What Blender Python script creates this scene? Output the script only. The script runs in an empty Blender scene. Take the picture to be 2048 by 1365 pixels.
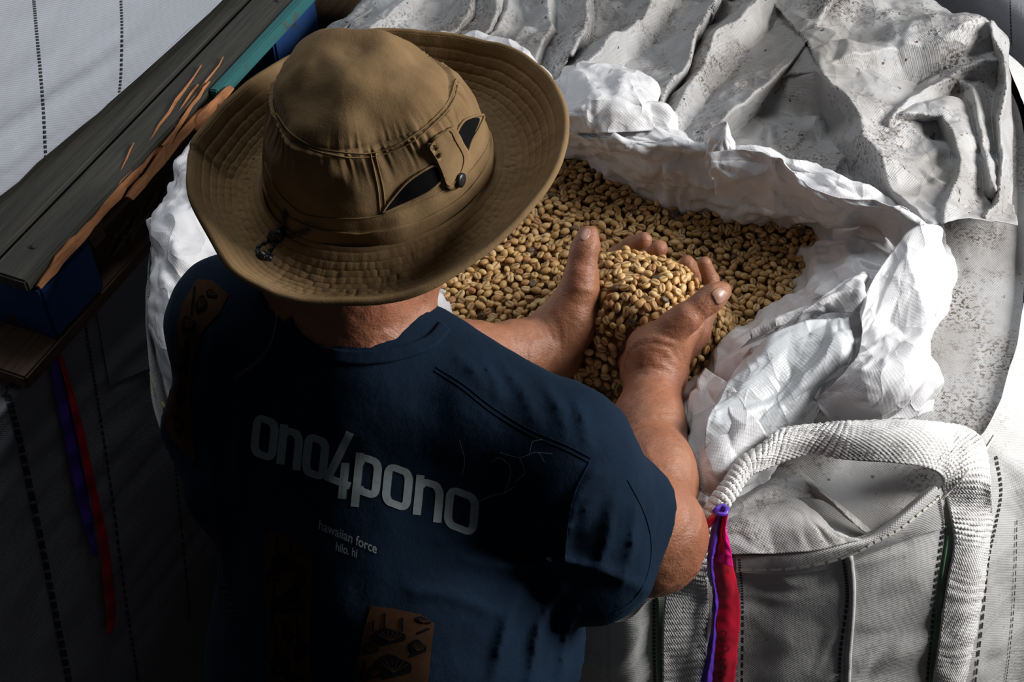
import bpy, bmesh, math, random
import numpy as np
from mathutils import Vector, Matrix
from mathutils.bvhtree import BVHTree
from mathutils.geometry import delaunay_2d_cdt

sc = bpy.context.scene
COL = sc.collection
rng = np.random.default_rng(7)
random.seed(7)

# ------------------------------------------------------------------ camera
FPX, CX, CY = 3400.0, 1024.0, 682.5          # focal length in pixels of the 2048 px wide frame
CAM = np.array([0.0, 0.0, 2.67])
PITCH, ROLL = math.radians(45), math.radians(4.9)
R0 = np.array([1.0, 0, 0]); U0 = np.array([0, math.sin(PITCH), math.cos(PITCH)]); FW = np.array([0, math.cos(PITCH), -math.sin(PITCH)])
RT = R0*math.cos(ROLL) - U0*math.sin(ROLL)
UP = U0*math.cos(ROLL) + R0*math.sin(ROLL)
cam_data = bpy.data.cameras.new('camera'); cam = bpy.data.objects.new('camera', cam_data); COL.objects.link(cam)
cam_data.sensor_width = 36.0; cam_data.lens = FPX*36.0/2048.0
cam_data.clip_start = 0.05; cam_data.clip_end = 60
cam.matrix_world = Matrix(((RT[0], UP[0], -FW[0], CAM[0]), (RT[1], UP[1], -FW[1], CAM[1]), (RT[2], UP[2], -FW[2], CAM[2]), (0, 0, 0, 1)))
sc.camera = cam

# ------------------------------------------------------------------ world, lights, exposure
w = bpy.data.worlds.new('world'); sc.world = w; w.use_nodes = True
w.node_tree.nodes['Background'].inputs[0].default_value = (0.80, 0.88, 1.0, 1)
w.node_tree.nodes['Background'].inputs[1].default_value = 0.034

def area_light(name, loc, aim, sx, sy, power, colour):
    d = bpy.data.lights.new(name, 'AREA'); d.shape = 'RECTANGLE'; d.size = sx; d.size_y = sy
    d.energy = power; d.color = colour
    o = bpy.data.objects.new(name, d); COL.objects.link(o); o.location = loc
    o.rotation_euler = (Vector(aim)-Vector(loc)).to_track_quat('-Z', 'Y').to_euler()
    return o
area_light('doorway_daylight', (2.25, 1.20, 2.32), (0.3, 1.45, 1.2), 1.0, 1.0, 98, (1.0, 0.98, 0.96))
area_light('skylight_daylight', (0.1, 3.1, 4.2), (0.3, 1.8, 1.2), 1.3, 1.3, 34, (0.92, 0.96, 1.0))

sc.view_settings.view_transform = 'Standard'
sc.view_settings.look = 'None'
sc.view_settings.gamma = 1.0
sc.view_settings.use_curve_mapping = False
sc.view_settings.exposure = 0.0

# ------------------------------------------------------------------ geometry helpers
def ray(px, py):
    return FW + RT*((px-CX)/FPX) + UP*((CY-py)/FPX)
def W(px, py, d):                       # the point seen at a picture position, d metres along the view axis
    return CAM + ray(px, py)*d
def Z(px, py, z):                       # the point seen at a picture position, at height z
    r = ray(px, py); return CAM + r*((z-CAM[2])/r[2])
def to_px(P):
    P = np.atleast_2d(P) - CAM; d = P@FW
    return np.stack([CX+FPX*(P@RT)/d, CY-FPX*(P@UP)/d], 1)

ORIGIN = {}
def link(name, me, mat=None, parent=None):
    o = bpy.data.objects.new(name, me); COL.objects.link(o)
    if mat is not None and not me.materials: me.materials.append(mat)
    if parent is not None:
        o.parent = parent; ORIGIN[o.name] = ORIGIN[parent.name]
    else: ORIGIN[o.name] = np.zeros(3)
    return o
def empty(name, loc, label, cat, group=None):
    o = bpy.data.objects.new(name, None); COL.objects.link(o); o.location = loc
    o.empty_display_size = 0.1
    ORIGIN[o.name] = np.array(loc, float); tag(o, label, cat, group)
    return o
def tag(o, label=None, cat=None, group=None, kind=None):
    if label: o['label'] = label
    if cat: o['category'] = cat
    if group: o['group'] = group
    if kind: o['kind'] = kind
    return o
def mesh_np(name, V, F, smooth=True, uv=None):
    """V (n,3), F list of tuples or (m,k) array; uv per vertex"""
    me = bpy.data.meshes.new(name)
    if isinstance(F, np.ndarray):
        m, k = F.shape
        me.vertices.add(len(V)); me.vertices.foreach_set('co', np.asarray(V, np.float32).ravel())
        me.loops.add(m*k); me.loops.foreach_set('vertex_index', F.astype(np.int32).ravel())
        me.polygons.add(m); me.polygons.foreach_set('loop_start', np.arange(0, m*k, k, dtype=np.int32))
        me.update(calc_edges=True)
    else:
        me.from_pydata([tuple(map(float, v)) for v in V], [], [tuple(int(i) for i in f) for f in F])
    if uv is not None:
        l = me.uv_layers.new(name='uv'); idx = np.empty(len(me.loops), np.int32)
        me.loops.foreach_get('vertex_index', idx)
        l.data.foreach_set('uv', np.asarray(uv, np.float32)[idx].ravel())
    if smooth: me.polygons.foreach_set('use_smooth', np.ones(len(me.polygons), bool))
    me.validate(); me.update()
    return me
def add(name, V, F, mat, parent=None, smooth=True, uv=None, solid=0.0):
    V = np.asarray(V, float)
    if parent is not None: V = V - ORIGIN[parent.name]
    o = link(name, mesh_np(name, V, F, smooth, uv), mat, parent)
    if solid:
        m = o.modifiers.new('solid', 'SOLIDIFY'); m.thickness = solid; m.offset = -1
    return o
def bvh_of(V, F): return BVHTree.FromPolygons([tuple(map(float, v)) for v in V], [tuple(int(i) for i in f) for f in F])
def hit(px, py, bvhs):
    o = Vector(CAM); r = Vector(ray(px, py)).normalized(); best = None
    for b in bvhs:
        p, n, i, t = b.ray_cast(o, r)
        if p is not None and (best is None or t < best[2]): best = (np.array(p), np.array(n), t)
    if best is None: return None
    p, n, t = best
    if n@np.array(r) > 0: n = -n
    return p, n

def hash2(i, j, s):
    h = (i.astype(np.int64)*374761393 + j.astype(np.int64)*668265263 + s*982451653) & 0x7fffffff
    h = ((h ^ (h >> 13))*1274126177) & 0x7fffffff
    h = (h ^ (h >> 16)) & 0xffff
    return h/32767.5 - 1.0
def vn2(u, v, s=0):                     # smooth value noise
    i = np.floor(u); j = np.floor(v); a = u-i; b = v-j; a = a*a*(3-2*a); b = b*b*(3-2*b)
    return ((hash2(i, j, s)*(1-a)+hash2(i+1, j, s)*a)*(1-b) + (hash2(i, j+1, s)*(1-a)+hash2(i+1, j+1, s)*a)*b)
def vn3(P, s=0):
    k = np.floor(P[:, 2]); c = P[:, 2]-k; c = c*c*(3-2*c); r = np.zeros(len(P))
    i = np.floor(P[:, 0]); j = np.floor(P[:, 1]); a = P[:, 0]-i; b = P[:, 1]-j; a = a*a*(3-2*a); b = b*b*(3-2*b)
    for kk, wz in ((k, 1-c), (k+1, c)):
        q = (kk*7919).astype(np.int64)
        r += wz*((hash2(i+q, j, s)*(1-a)+hash2(i+1+q, j, s)*a)*(1-b) + (hash2(i+q, j+1, s)*(1-a)+hash2(i+1+q, j+1, s)*a)*b)
    return r
def facet(u, v, s=0):                   # piecewise planar noise: flat facets meeting in sharp creases
    u2 = u + 0.45*vn2(u*0.9, v*0.9, s+11); v2 = v + 0.45*vn2(u*0.9, v*0.9, s+12)
    i = np.floor(u2); j = np.floor(v2); a = u2-i; b = v2-j
    h00 = hash2(i, j, s); h10 = hash2(i+1, j, s); h01 = hash2(i, j+1, s); h11 = hash2(i+1, j+1, s)
    A = np.where(a > b, h00 + a*(h10-h00) + b*(h11-h10), h00 + b*(h01-h00) + a*(h11-h01))
    c = 1-a
    B = np.where(c > b, h10 + c*(h00-h10) + b*(h01-h00), h10 + b*(h11-h10) + c*(h01-h11))
    return np.where(hash2(i, j, s+5) > 0, A, B)
def crumple(u, v, octs, seed):
    h = np.zeros_like(u)
    for k, (scale, amp) in enumerate(octs):
        t = 0.6 + 1.1*k + seed*0.37
        uu = (u*math.cos(t)+v*math.sin(t))/scale; vv = (-u*math.sin(t)+v*math.cos(t))/scale
        f = facet(uu+seed*3.1, vv+seed*1.7, seed*13+k)
        h += amp*f if k % 2 == 0 else amp*(1.1-2.2*np.abs(f))
    return h

def catmull(P, n, closed=False):
    """P (m,...) control points -> n samples"""
    P = np.asarray(P, float); m = len(P)
    t = np.linspace(0, m if closed else m-1, n, endpoint=not closed)
    i = np.minimum(np.floor(t).astype(int), (m-1) if closed else m-2); f = (t-i)
    g = (lambda k: P[k % m]) if closed else (lambda k: P[np.clip(k, 0, m-1)])
    f = f.reshape((-1,)+(1,)*(P.ndim-1))
    p0, p1, p2, p3 = g(i-1), g(i), g(i+1), g(i+2)
    if not closed:
        p0 = np.where((i == 0).reshape(f.shape), 2*p1-p2, p0); p3 = np.where((i == m-2).reshape(f.shape), 2*p2-p1, p3)
    return 0.5*(2*p1 + (p2-p0)*f + (2*p0-5*p1+4*p2-p3)*f**2 + (3*p1-p0-3*p2+p3)*f**3)
def grid_faces(nu, nv, cu=False, cv=False):
    i = np.arange(nu if cu else nu-1); j = np.arange(nv if cv else nv-1)
    I, J = np.meshgrid(i, j, indexing='ij'); I2 = (I+1) % nu; J2 = (J+1) % nv
    return np.stack([I*nv+J, I2*nv+J, I2*nv+J2, I*nv+J2], -1).reshape(-1, 4)
def grid_normals(G, cu=False, cv=False):
    du = (np.roll(G, -1, 0)-np.roll(G, 1, 0)) if cu else np.gradient(G, axis=0)
    dv = (np.roll(G, -1, 1)-np.roll(G, 1, 1)) if cv else np.gradient(G, axis=1)
    n = np.cross(du, dv); return n/np.maximum(np.linalg.norm(n, axis=-1, keepdims=True), 1e-9)
def grid_uv(G):
    nu, nv = G.shape[:2]
    lu = np.linalg.norm(np.diff(G, axis=0), axis=-1).mean(1); lv = np.linalg.norm(np.diff(G, axis=1), axis=-1).mean(0)
    u = np.concatenate([[0], np.cumsum(lu)]); v = np.concatenate([[0], np.cumsum(lv)])
    return np.stack(np.meshgrid(u, v, indexing='ij'), -1)
def surf(ctrl, nu, nv, cu=False, crumples=(), seed=1, extra=None):
    """smooth surface through a grid of control points, creased by facet noise -> grid, uv"""
    G = catmull(np.asarray(ctrl, float), nu, cu)
    G = np.swapaxes(catmull(np.swapaxes(G, 0, 1), nv), 0, 1)
    uv = grid_uv(G)
    if crumples or extra is not None:
        n = grid_normals(G, cu); h = np.zeros(G.shape[:2])
        if crumples: h = h + crumple(uv[..., 0], uv[..., 1], crumples, seed)
        if extra is not None: h = h + extra(uv[..., 0], uv[..., 1])
        if cu:                           # blend the crumple across the seam
            t = np.linspace(0, 1, nu); bl = np.clip((t-0.93)/0.07, 0, 1)[:, None]
            h = h*(1-bl) + h[0:1]*bl
        G = G + n*h[..., None]
    return G, uv
def sheet(name, ctrl, nu, nv, mat, parent=None, cu=False, crumples=(), seed=1, solid=0.0, extra=None):
    G, uv = surf(ctrl, nu, nv, cu, crumples, seed, extra)
    F = grid_faces(nu, nv, cu)
    V = G.reshape(-1, 3)
    o = add(name, V, F, mat, parent, uv=uv.reshape(-1, 2), solid=solid)
    return o, V, F

def tube(points, radius, seg=8, caps=True):
    """tube along a polyline -> V, F; radius scalar or per point"""
    P = np.asarray(points, float); n = len(P); r = np.broadcast_to(np.asarray(radius, float), (n,))
    T = np.gradient(P, axis=0); T /= np.maximum(np.linalg.norm(T, axis=1, keepdims=True), 1e-9)
    a = np.array([0, 0, 1.0]) if abs(T[0, 2]) < 0.9 else np.array([1.0, 0, 0])
    V = []; nrm = a - T[0]*(a@T[0])
    for k in range(n):
        nrm = nrm - T[k]*(nrm@T[k]); nrm /= np.linalg.norm(nrm); b = np.cross(T[k], nrm)
        for q in range(seg):
            t = 2*math.pi*q/seg; V.append(P[k] + r[k]*(nrm*math.cos(t)+b*math.sin(t)))
    F = [(k*seg+q, k*seg+(q+1) % seg, (k+1)*seg+(q+1) % seg, (k+1)*seg+q) for k in range(n-1) for q in range(seg)]
    if caps: F += [tuple(range(seg))[::-1], tuple((n-1)*seg+q for q in range(seg))]
    return V, F
def join(parts):
    V, F = [], []
    for v, f in parts:
        o = len(V); V += list(v); F += [tuple(i+o for i in g) for g in f]
    return V, F
def box(c, e1, e2, e3, bev=0.0, jitter=0.0, seed=0):
    """box from a corner and three edge vectors -> V,F, corners cut by bev, slightly uneven"""
    bm = bmesh.new(); r = random.Random(seed)
    vs = [bm.verts.new([c[k]+a*e1[k]+b*e2[k]+d*e3[k]+(r.uniform(-jitter, jitter)) for k in range(3)]) for a in (0, 1) for b in (0, 1) for d in (0, 1)]
    for f in ((0, 1, 3, 2), (4, 6, 7, 5), (0, 4, 5, 1), (2, 3, 7, 6), (0, 2, 6, 4), (1, 5, 7, 3)): bm.faces.new([vs[i] for i in f])
    bmesh.ops.recalc_face_normals(bm, faces=bm.faces)
    if bev: bmesh.ops.bevel(bm, geom=bm.edges[:], offset=bev, segments=2, affect='EDGES')
    bm.verts.index_update(); V = [tuple(v.co) for v in bm.verts]; F = [tuple(v.index for v in f.verts) for f in bm.faces]; bm.free()
    return V, F

def in_poly(x, y, poly):
    p = np.asarray(poly, float); x = np.asarray(x, float); y = np.asarray(y, float); r = np.zeros(x.shape, bool); j = len(p)-1
    for i in range(len(p)):
        c = ((p[i, 1] > y) != (p[j, 1] > y)) & (x < (p[j, 0]-p[i, 0])*(y-p[i, 1])/(p[j, 1]-p[i, 1]+1e-12)+p[i, 0]); r ^= c; j = i
    return r
def dense(poly, step, closed=True):
    P = np.asarray(poly, float); out = []
    for i in range(len(P) if closed else len(P)-1):
        a, b = P[i], P[(i+1) % len(P)]; n = max(1, int(np.linalg.norm(b-a)/step))
        out += [a+(b-a)*k/n for k in range(n)]
    if not closed: out.append(P[-1])
    return np.array(out)
def patch(poly, bvhs, offset, step=8.0, smooth_edge=True):
    """flat patch laid on the surface under a picture outline -> V, F (triangles)"""
    P = np.asarray(poly, float)
    if smooth_edge: P = catmull(P, len(P)*6, True)
    B = dense(P, step); n = len(B)
    x = np.arange(P[:, 0].min(), P[:, 0].max(), step); y = np.arange(P[:, 1].min(), P[:, 1].max(), step)
    X, Y = np.meshgrid(x, y); X = X.ravel(); Y = Y.ravel(); ins = in_poly(X, Y, P)
    I = np.stack([X[ins], Y[ins]], 1)
    if len(I):
        dm = np.min(np.linalg.norm(I[:, None]-B[None], axis=2), 1); I = I[dm > step*0.6]
    pts = [Vector(p) for p in B] + [Vector(p) for p in I]
    r = delaunay_2d_cdt(pts, [], [list(range(n))], 1, 1e-4)
    vv, ff = r[0], r[2]
    V, ok = [], []
    for v in vv:
        h = hit(v[0], v[1], bvhs)
        if h is None: V.append(np.zeros(3)); ok.append(False)
        else: V.append(h[0]+h[1]*offset); ok.append(True)
    F = [tuple(f) for f in ff if all(ok[i] for i in f)]
    return clean(np.array(V), F, 0.030)
def clean(V, F, longest):
    """drop faces stretched across a gap, keep the largest connected piece, turn faces towards the viewer's side"""
    F = [f for f in F if max(np.linalg.norm(V[f[i]]-V[f[i-1]]) for i in range(len(f))) < longest]
    par = list(range(len(V)))
    def root(i):
        while par[i] != i: par[i] = par[par[i]]; i = par[i]
        return i
    for f in F:
        for i in f[1:]: par[root(i)] = root(f[0])
    if not F: return V, F
    cnt = {}
    for f in F: r_ = root(f[0]); cnt[r_] = cnt.get(r_, 0)+1
    keep = max(cnt, key=cnt.get); F = [f for f in F if root(f[0]) == keep]
    s_ = sum(np.cross(V[f[1]]-V[f[0]], V[f[2]]-V[f[0]])@(CAM-V[f[0]]) for f in F)
    if s_ < 0: F = [f[::-1] for f in F]
    used = sorted({i for f in F for i in f}); m = {i: k for k, i in enumerate(used)}
    return V[used], [tuple(m[i] for i in f) for f in F]
def ribbon_on(poly, bvhs, offset, wpx, n=40, nw=3, dash=None):
    """strip of width wpx (picture pixels) along a picture polyline, laid on a surface -> V, F; dash=(on, off) counts of cells"""
    P = catmull(np.asarray(poly, float), n); T = np.gradient(P, axis=0); T /= np.linalg.norm(T, axis=1, keepdims=True)
    N = np.stack([-T[:, 1], T[:, 0]], 1); V, F, ok = [], [], []
    ww = np.broadcast_to(np.asarray(wpx, float), (n,))
    for i in range(n):
        for j in range(nw):
            q = P[i]+N[i]*ww[i]*(j/(nw-1)-0.5); h = hit(q[0], q[1], bvhs)
            V.append(h[0]+h[1]*offset if h else np.zeros(3)); ok.append(h is not None)
    for i in range(n-1):
        if dash and (i % (dash[0]+dash[1])) >= dash[0]: continue
        for j in range(nw-1):
            f = (i*nw+j, i*nw+j+1, (i+1)*nw+j+1, (i+1)*nw+j)
            if all(ok[k] for k in f): F.append(f)
    V = np.array(V)
    return clean(V, F, 0.05) if not dash else (V, F)

# ------------------------------------------------------------------ implicit bodies: blended tapered capsules, meshed by surface nets
class Field:
    def __init__(self): self.p = []
    def cone(self, a, b, ra, rb, k=0.02):
        self.p.append((np.asarray(a, float), np.asarray(b, float), ra, rb, k)); return self
    def chain(self, pts, rad, k=0.02):
        for i in range(len(pts)-1): self.cone(pts[i], pts[i+1], rad[i], rad[i+1], k)
        return self
    def ev(self, P, prims=None):
        d = np.full(len(P), 1.0)
        for a, b, ra, rb, k in (self.p if prims is None else prims):
            ab = b-a; L = max(ab@ab, 1e-12); t = np.clip((P-a)@ab/L, 0, 1)
            q = np.linalg.norm(P-a-t[:, None]*ab, axis=1) - (ra+(rb-ra)*t)
            h = np.maximum(k-np.abs(d-q), 0)/k; d = np.minimum(d, q)-h*h*k*0.25
        return d
    def near(self, c, rad):
        """primitives that can matter within rad of c"""
        lo = []
        for a, b, ra, rb, k in self.p:
            ab = b-a; L = max(ab@ab, 1e-12); t = min(max((c-a)@ab/L, 0), 1); lo.append(np.linalg.norm(c-a-t*ab)-max(ra, rb))
        m = min(lo); return [p for p, l in zip(self.p, lo) if l < max(m, -0.02)+2*rad+0.06]
def nets(fun, near, lo, hi, h, block=14, lips=1.6):
    """surface nets of fun(P, prims) over a box, evaluated only in the blocks the surface can cross"""
    lo = np.asarray(lo, float); n = np.ceil((np.asarray(hi)-lo)/h/block).astype(int)*block + 1
    D = np.full(n, 1.0, np.float32); rad = 0.5*block*h*math.sqrt(3)
    g = np.arange(block+1); GX, GY, GZ = np.meshgrid(g, g, g, indexing='ij'); off = np.stack([GX, GY, GZ], -1).reshape(-1, 3)
    for bi in range((n[0]-1)//block):
        for bj in range((n[1]-1)//block):
            for bk in range((n[2]-1)//block):
                b = np.array([bi, bj, bk])*block; c = lo+(b+block/2)*h
                pr = near(c, rad); d0 = fun(c[None], pr)[0]
                s = (slice(b[0], b[0]+block+1), slice(b[1], b[1]+block+1), slice(b[2], b[2]+block+1))
                if abs(d0) > rad*lips+0.012: D[s] = np.sign(d0)*1.0 if d0 > 0 else np.minimum(D[s], -1.0)
                else: D[s] = fun(lo+(off+b)*h, pr).reshape((block+1,)*3)
    S = D < 0
    acc = np.zeros(tuple(n-1)+(3,), np.float32); cnt = np.zeros(tuple(n-1), np.float32)
    c0 = [slice(0, -1)]*3
    any_ = np.zeros(tuple(n-1), bool); all_ = np.ones(tuple(n-1), bool)
    for dx in (0, 1):
        for dy in (0, 1):
            for dz in (0, 1):
                q = S[dx:n[0]-1+dx, dy:n[1]-1+dy, dz:n[2]-1+dz]; any_ |= q; all_ &= q
    act = np.argwhere(any_ & ~all_)
    vid = np.full(tuple(n-1), -1, np.int32); vid[tuple(act.T)] = np.arange(len(act))
    pos = np.zeros((len(act), 3)); cn = np.zeros(len(act))
    def val(o): return D[act[:, 0]+o[0], act[:, 1]+o[1], act[:, 2]+o[2]]
    for ax in range(3):
        for u in (0, 1):
            for v in (0, 1):
                o1 = [0, 0, 0]; o1[(ax+1) % 3] = u; o1[(ax+2) % 3] = v; o2 = list(o1); o2[ax] = 1
                a = val(o1); b = val(o2); m = (a < 0) != (b < 0); t = np.where(m, a/np.where(m, a-b, 1), 0)
                p = np.array(o1, float)[None].repeat(len(act), 0); p[:, ax] = t; pos[m] += p[m]; cn[m] += 1
    V = lo + (act + pos/cn[:, None])*h
    Fs = []
    for ax in range(3):
        a1, a2 = (ax+1) % 3, (ax+2) % 3
        sl1 = [slice(None)]*3; sl2 = [slice(None)]*3; sl1[ax] = slice(0, -1); sl2[ax] = slice(1, None)
        A = S[tuple(sl1)]; B = S[tuple(sl2)]; e = np.argwhere(A != B)
        e = e[(e[:, a1] > 0) & (e[:, a2] > 0) & (e[:, a1] < n[a1]-1) & (e[:, a2] < n[a2]-1)]
        def cell(d1, d2):
            c = e.copy(); c[:, a1] -= d1; c[:, a2] -= d2; return vid[tuple(c.T)]
        q = np.stack([cell(1, 1), cell(0, 1), cell(0, 0), cell(1, 0)], 1)
        flip = ~A[tuple(e.T)]; q[flip] = q[flip][:, ::-1]; Fs.append(q)
    F = np.concatenate(Fs); F = F[(F >= 0).all(1)]
    return V, F
# ------------------------------------------------------------------ materials
def new_mat(name):
    m = bpy.data.materials.new(name); m.use_nodes = True
    return m, m.node_tree, m.node_tree.nodes['Principled BSDF']
def N(nt, kind, **kw):
    n = nt.nodes.new(kind)
    for k, v in kw.items():
        if k in n.inputs: n.inputs[k].default_value = v
        else: setattr(n, k, v)
    return n
def coord(nt, what='Object', scale=1.0, rot=(0, 0, 0)):
    t = nt.nodes.new('ShaderNodeTexCoord'); mp = nt.nodes.new('ShaderNodeMapping')
    mp.inputs['Scale'].default_value = (scale,)*3 if np.isscalar(scale) else scale; mp.inputs['Rotation'].default_value = rot
    nt.links.new(t.outputs[what], mp.inputs['Vector']); return mp.outputs[0]
def noise(nt, vec, scale, detail=4, rough=0.6):
    n = N(nt, 'ShaderNodeTexNoise', Scale=scale, Detail=detail, Roughness=rough); nt.links.new(vec, n.inputs['Vector']); return n.outputs['Fac']
def ramp(nt, fac, stops):
    r = nt.nodes.new('ShaderNodeValToRGB'); e = r.color_ramp.elements
    while len(e) < len(stops): e.new(0.5)
    for k, (p, c) in enumerate(stops): e[k].position = p; e[k].color = tuple(c)+(1,) if len(c) == 3 else c
    nt.links.new(fac, r.inputs[0]); return r.outputs[0]
def mix(nt, fac, a, b, mode='MIX'):
    m = nt.nodes.new('ShaderNodeMix'); m.data_type = 'RGBA'; m.blend_type = mode
    for sock, v in ((m.inputs[0], fac), (m.inputs[6], a), (m.inputs[7], b)):
        if hasattr(v, 'is_linked'): nt.links.new(v, sock)
        else: sock.default_value = v if not isinstance(v, tuple) or len(v) == 4 else v+(1,)
    return m.outputs[2]
def mth(nt, op, a, b=None):
    m = nt.nodes.new('ShaderNodeMath'); m.operation = op
    for s, v in ((m.inputs[0], a), (m.inputs[1], b)):
        if v is None: continue
        if hasattr(v, 'is_linked'): nt.links.new(v, s)
        else: s.default_value = v
    return m.outputs[0]
def bump(nt, bsdf, height, strength=0.5, dist=0.001, prev=None):
    b = N(nt, 'ShaderNodeBump', Strength=strength, Distance=dist); nt.links.new(height, b.inputs['Height'])
    if prev is not None: nt.links.new(prev, b.inputs['Normal'])
    nt.links.new(b.outputs[0], bsdf.inputs['Normal']); return b.outputs[0]
def weave_h(nt, pitch=0.0034, aspect=1.0):
    uv = nt.nodes.new('ShaderNodeTexCoord').outputs['UV']; s = nt.nodes.new('ShaderNodeSeparateXYZ'); nt.links.new(uv, s.inputs[0])
    a = mth(nt, 'SINE', mth(nt, 'MULTIPLY', s.outputs[0], 2*math.pi/pitch)); b = mth(nt, 'SINE', mth(nt, 'MULTIPLY', s.outputs[1], 2*math.pi/(pitch*aspect)))
    return mth(nt, 'ADD', mth(nt, 'MULTIPLY', mth(nt, 'MULTIPLY', a, b), 0.5), 0.5)

def woven(name, base, rough=0.5, pitch=0.0034, aspect=1.0, wv=0.35, dirt=0.0, dirtscale=1.0, depth=0.0006, dark=None, trans=0.0, creases=0.0):
    """woven or film plastic, optionally soiled with brown crumbs and smears"""
    m, nt, b = new_mat(name); vec = coord(nt)
    c = mix(nt, noise(nt, vec, 9, 3), tuple(x*0.90 for x in base), base)
    h = weave_h(nt, pitch, aspect)
    if wv: c = mix(nt, mth(nt, 'MULTIPLY', mth(nt, 'SUBTRACT', 1.0, h), wv), c, dark or tuple(x*0.35 for x in base))
    if dirt:
        big = ramp(nt, noise(nt, vec, 5.5*dirtscale, 4, 0.65), [(0.42, (0, 0, 0)), (0.62, (1, 1, 1))])
        smear = mth(nt, 'MULTIPLY', big, 0.6*dirt)
        c = mix(nt, smear, c, (0.22, 0.20, 0.175))
        sp = ramp(nt, noise(nt, vec, 210, 3, 0.7), [(0.50, (0, 0, 0)), (0.58, (1, 1, 1))])
        msk = ramp(nt, noise(nt, vec, 9*dirtscale, 6, 0.75), [(0.47, (0, 0, 0)), (0.62, (1, 1, 1))])
        c = mix(nt, mth(nt, 'MULTIPLY', mth(nt, 'MULTIPLY', sp, msk), min(1.0, dirt*1.2)), c, (0.085, 0.06, 0.04))
        sp2 = ramp(nt, noise(nt, vec, 75, 2, 0.6), [(0.69, (0, 0, 0)), (0.72, (1, 1, 1))])
        c = mix(nt, mth(nt, 'MULTIPLY', sp2, min(1.0, dirt)), c, (0.07, 0.045, 0.03))
    nt.links.new(c, b.inputs['Base Color']); b.inputs['Roughness'].default_value = rough
    n1 = bump(nt, b, h, 0.5, depth)
    bump(nt, b, noise(nt, vec, 60, 4, 0.6), 0.25, 0.004, n1)
    if creases:                            # small sharp creases of crumpled film
        wv_ = nt.nodes.new('ShaderNodeVectorMath'); wv_.operation = 'ADD'; nz = N(nt, 'ShaderNodeTexNoise', Scale=12.0, Detail=2.0); nt.links.new(vec, nz.inputs['Vector'])
        sc_ = nt.nodes.new('ShaderNodeVectorMath'); sc_.operation = 'SCALE'; sc_.inputs['Scale'].default_value = 0.05; nt.links.new(nz.outputs['Color'], sc_.inputs[0]); nt.links.new(vec, wv_.inputs[0]); nt.links.new(sc_.outputs[0], wv_.inputs[1])
        last = b.inputs['Normal'].links[0].from_socket
        for q, amp, rz in ((8, .006, .4), (15, .004, 1.5), (27, .002, 2.3)):
            mp = nt.nodes.new('ShaderNodeMapping'); nt.links.new(wv_.outputs[0], mp.inputs[0]); mp.inputs['Rotation'].default_value = (rz, rz*.7, rz); mp.inputs['Scale'].default_value = (1, .45, 1)
            nz2 = noise(nt, mp.outputs[0], q, 0.5, 0.3)
            rd = mth(nt, 'POWER', mth(nt, 'SUBTRACT', 1.0, mth(nt, 'ABSOLUTE', mth(nt, 'SUBTRACT', mth(nt, 'MULTIPLY', nz2, 2.0), 1.0))), 9.0)
            last = bump(nt, b, rd, creases, amp, last)
    return m
def plain(name, col, rough=0.6, nscale=40, var=0.25, bmp=0.2, dist=0.002, metallic=0.0, spec=0.5):
    m, nt, b = new_mat(name); vec = coord(nt); f = noise(nt, vec, nscale)
    nt.links.new(mix(nt, f, tuple(x*(1-var) for x in col), tuple(min(1, x*(1+var)) for x in col)), b.inputs['Base Color'])
    b.inputs['Roughness'].default_value = rough; b.inputs['Metallic'].default_value = metallic; b.inputs['Specular IOR Level'].default_value = spec
    if bmp: bump(nt, b, f, bmp, dist)
    return m

M = {}
M['bag'] = woven('woven_white', (0.74, 0.74, 0.745), wv=0.30)
M['bag_front'] = woven('woven_white_front', (0.66, 0.66, 0.65), wv=0.38, dirt=0.25)
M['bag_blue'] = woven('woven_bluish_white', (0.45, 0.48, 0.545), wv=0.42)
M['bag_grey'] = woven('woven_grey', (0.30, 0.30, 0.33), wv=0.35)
M['liner'] = woven('liner_white', (0.70, 0.70, 0.715), rough=0.38, wv=0.05, pitch=0.0042, depth=0.0003, creases=0.5)
M['film'] = woven('liner_film', (0.56, 0.58, 0.60), rough=0.28, wv=0.03, pitch=0.0042, depth=0.0003, creases=0.35)
M['skirt'] = woven('soiled_white', (0.43, 0.43, 0.435), rough=0.5, wv=0.16, dirt=1.0, creases=0.35)
M['top'] = woven('soiled_top', (0.50, 0.50, 0.505), rough=0.45, wv=0.10, dirt=0.8)
M['strap'] = woven('webbing', (0.80, 0.79, 0.78), rough=0.6, pitch=0.0066, aspect=0.5, wv=0.38, depth=0.0016, dirt=0.12)
M['thread'] = plain('thread', (0.80, 0.77, 0.70))
M['black_yarn'] = plain('black_yarn', (0.018, 0.02, 0.022), 0.7)
M['green_yarn'] = plain('green_yarn', (0.10, 0.22, 0.12), 0.7)
M['yellow_yarn'] = plain('yellow_yarn', (0.45, 0.46, 0.16), 0.7)
M['purple'] = plain('purple_tape', (0.10, 0.035, 0.42), 0.35, var=0.15)
M['red'] = plain('red_tape', (0.55, 0.008, 0.035), 0.3, nscale=9, var=0.3)
M['pink'] = plain('pink_tape', (0.72, 0.012, 0.22), 0.3, nscale=9, var=0.3)
M['ink'] = plain('black_ink', (0.03, 0.005, 0.01), 0.6)
M['floor'] = plain('dark_concrete', (0.035, 0.033, 0.03), 0.85, nscale=6)
M['wall'] = plain('dark_wall', (0.03, 0.03, 0.03), 0.9, nscale=3)
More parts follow.
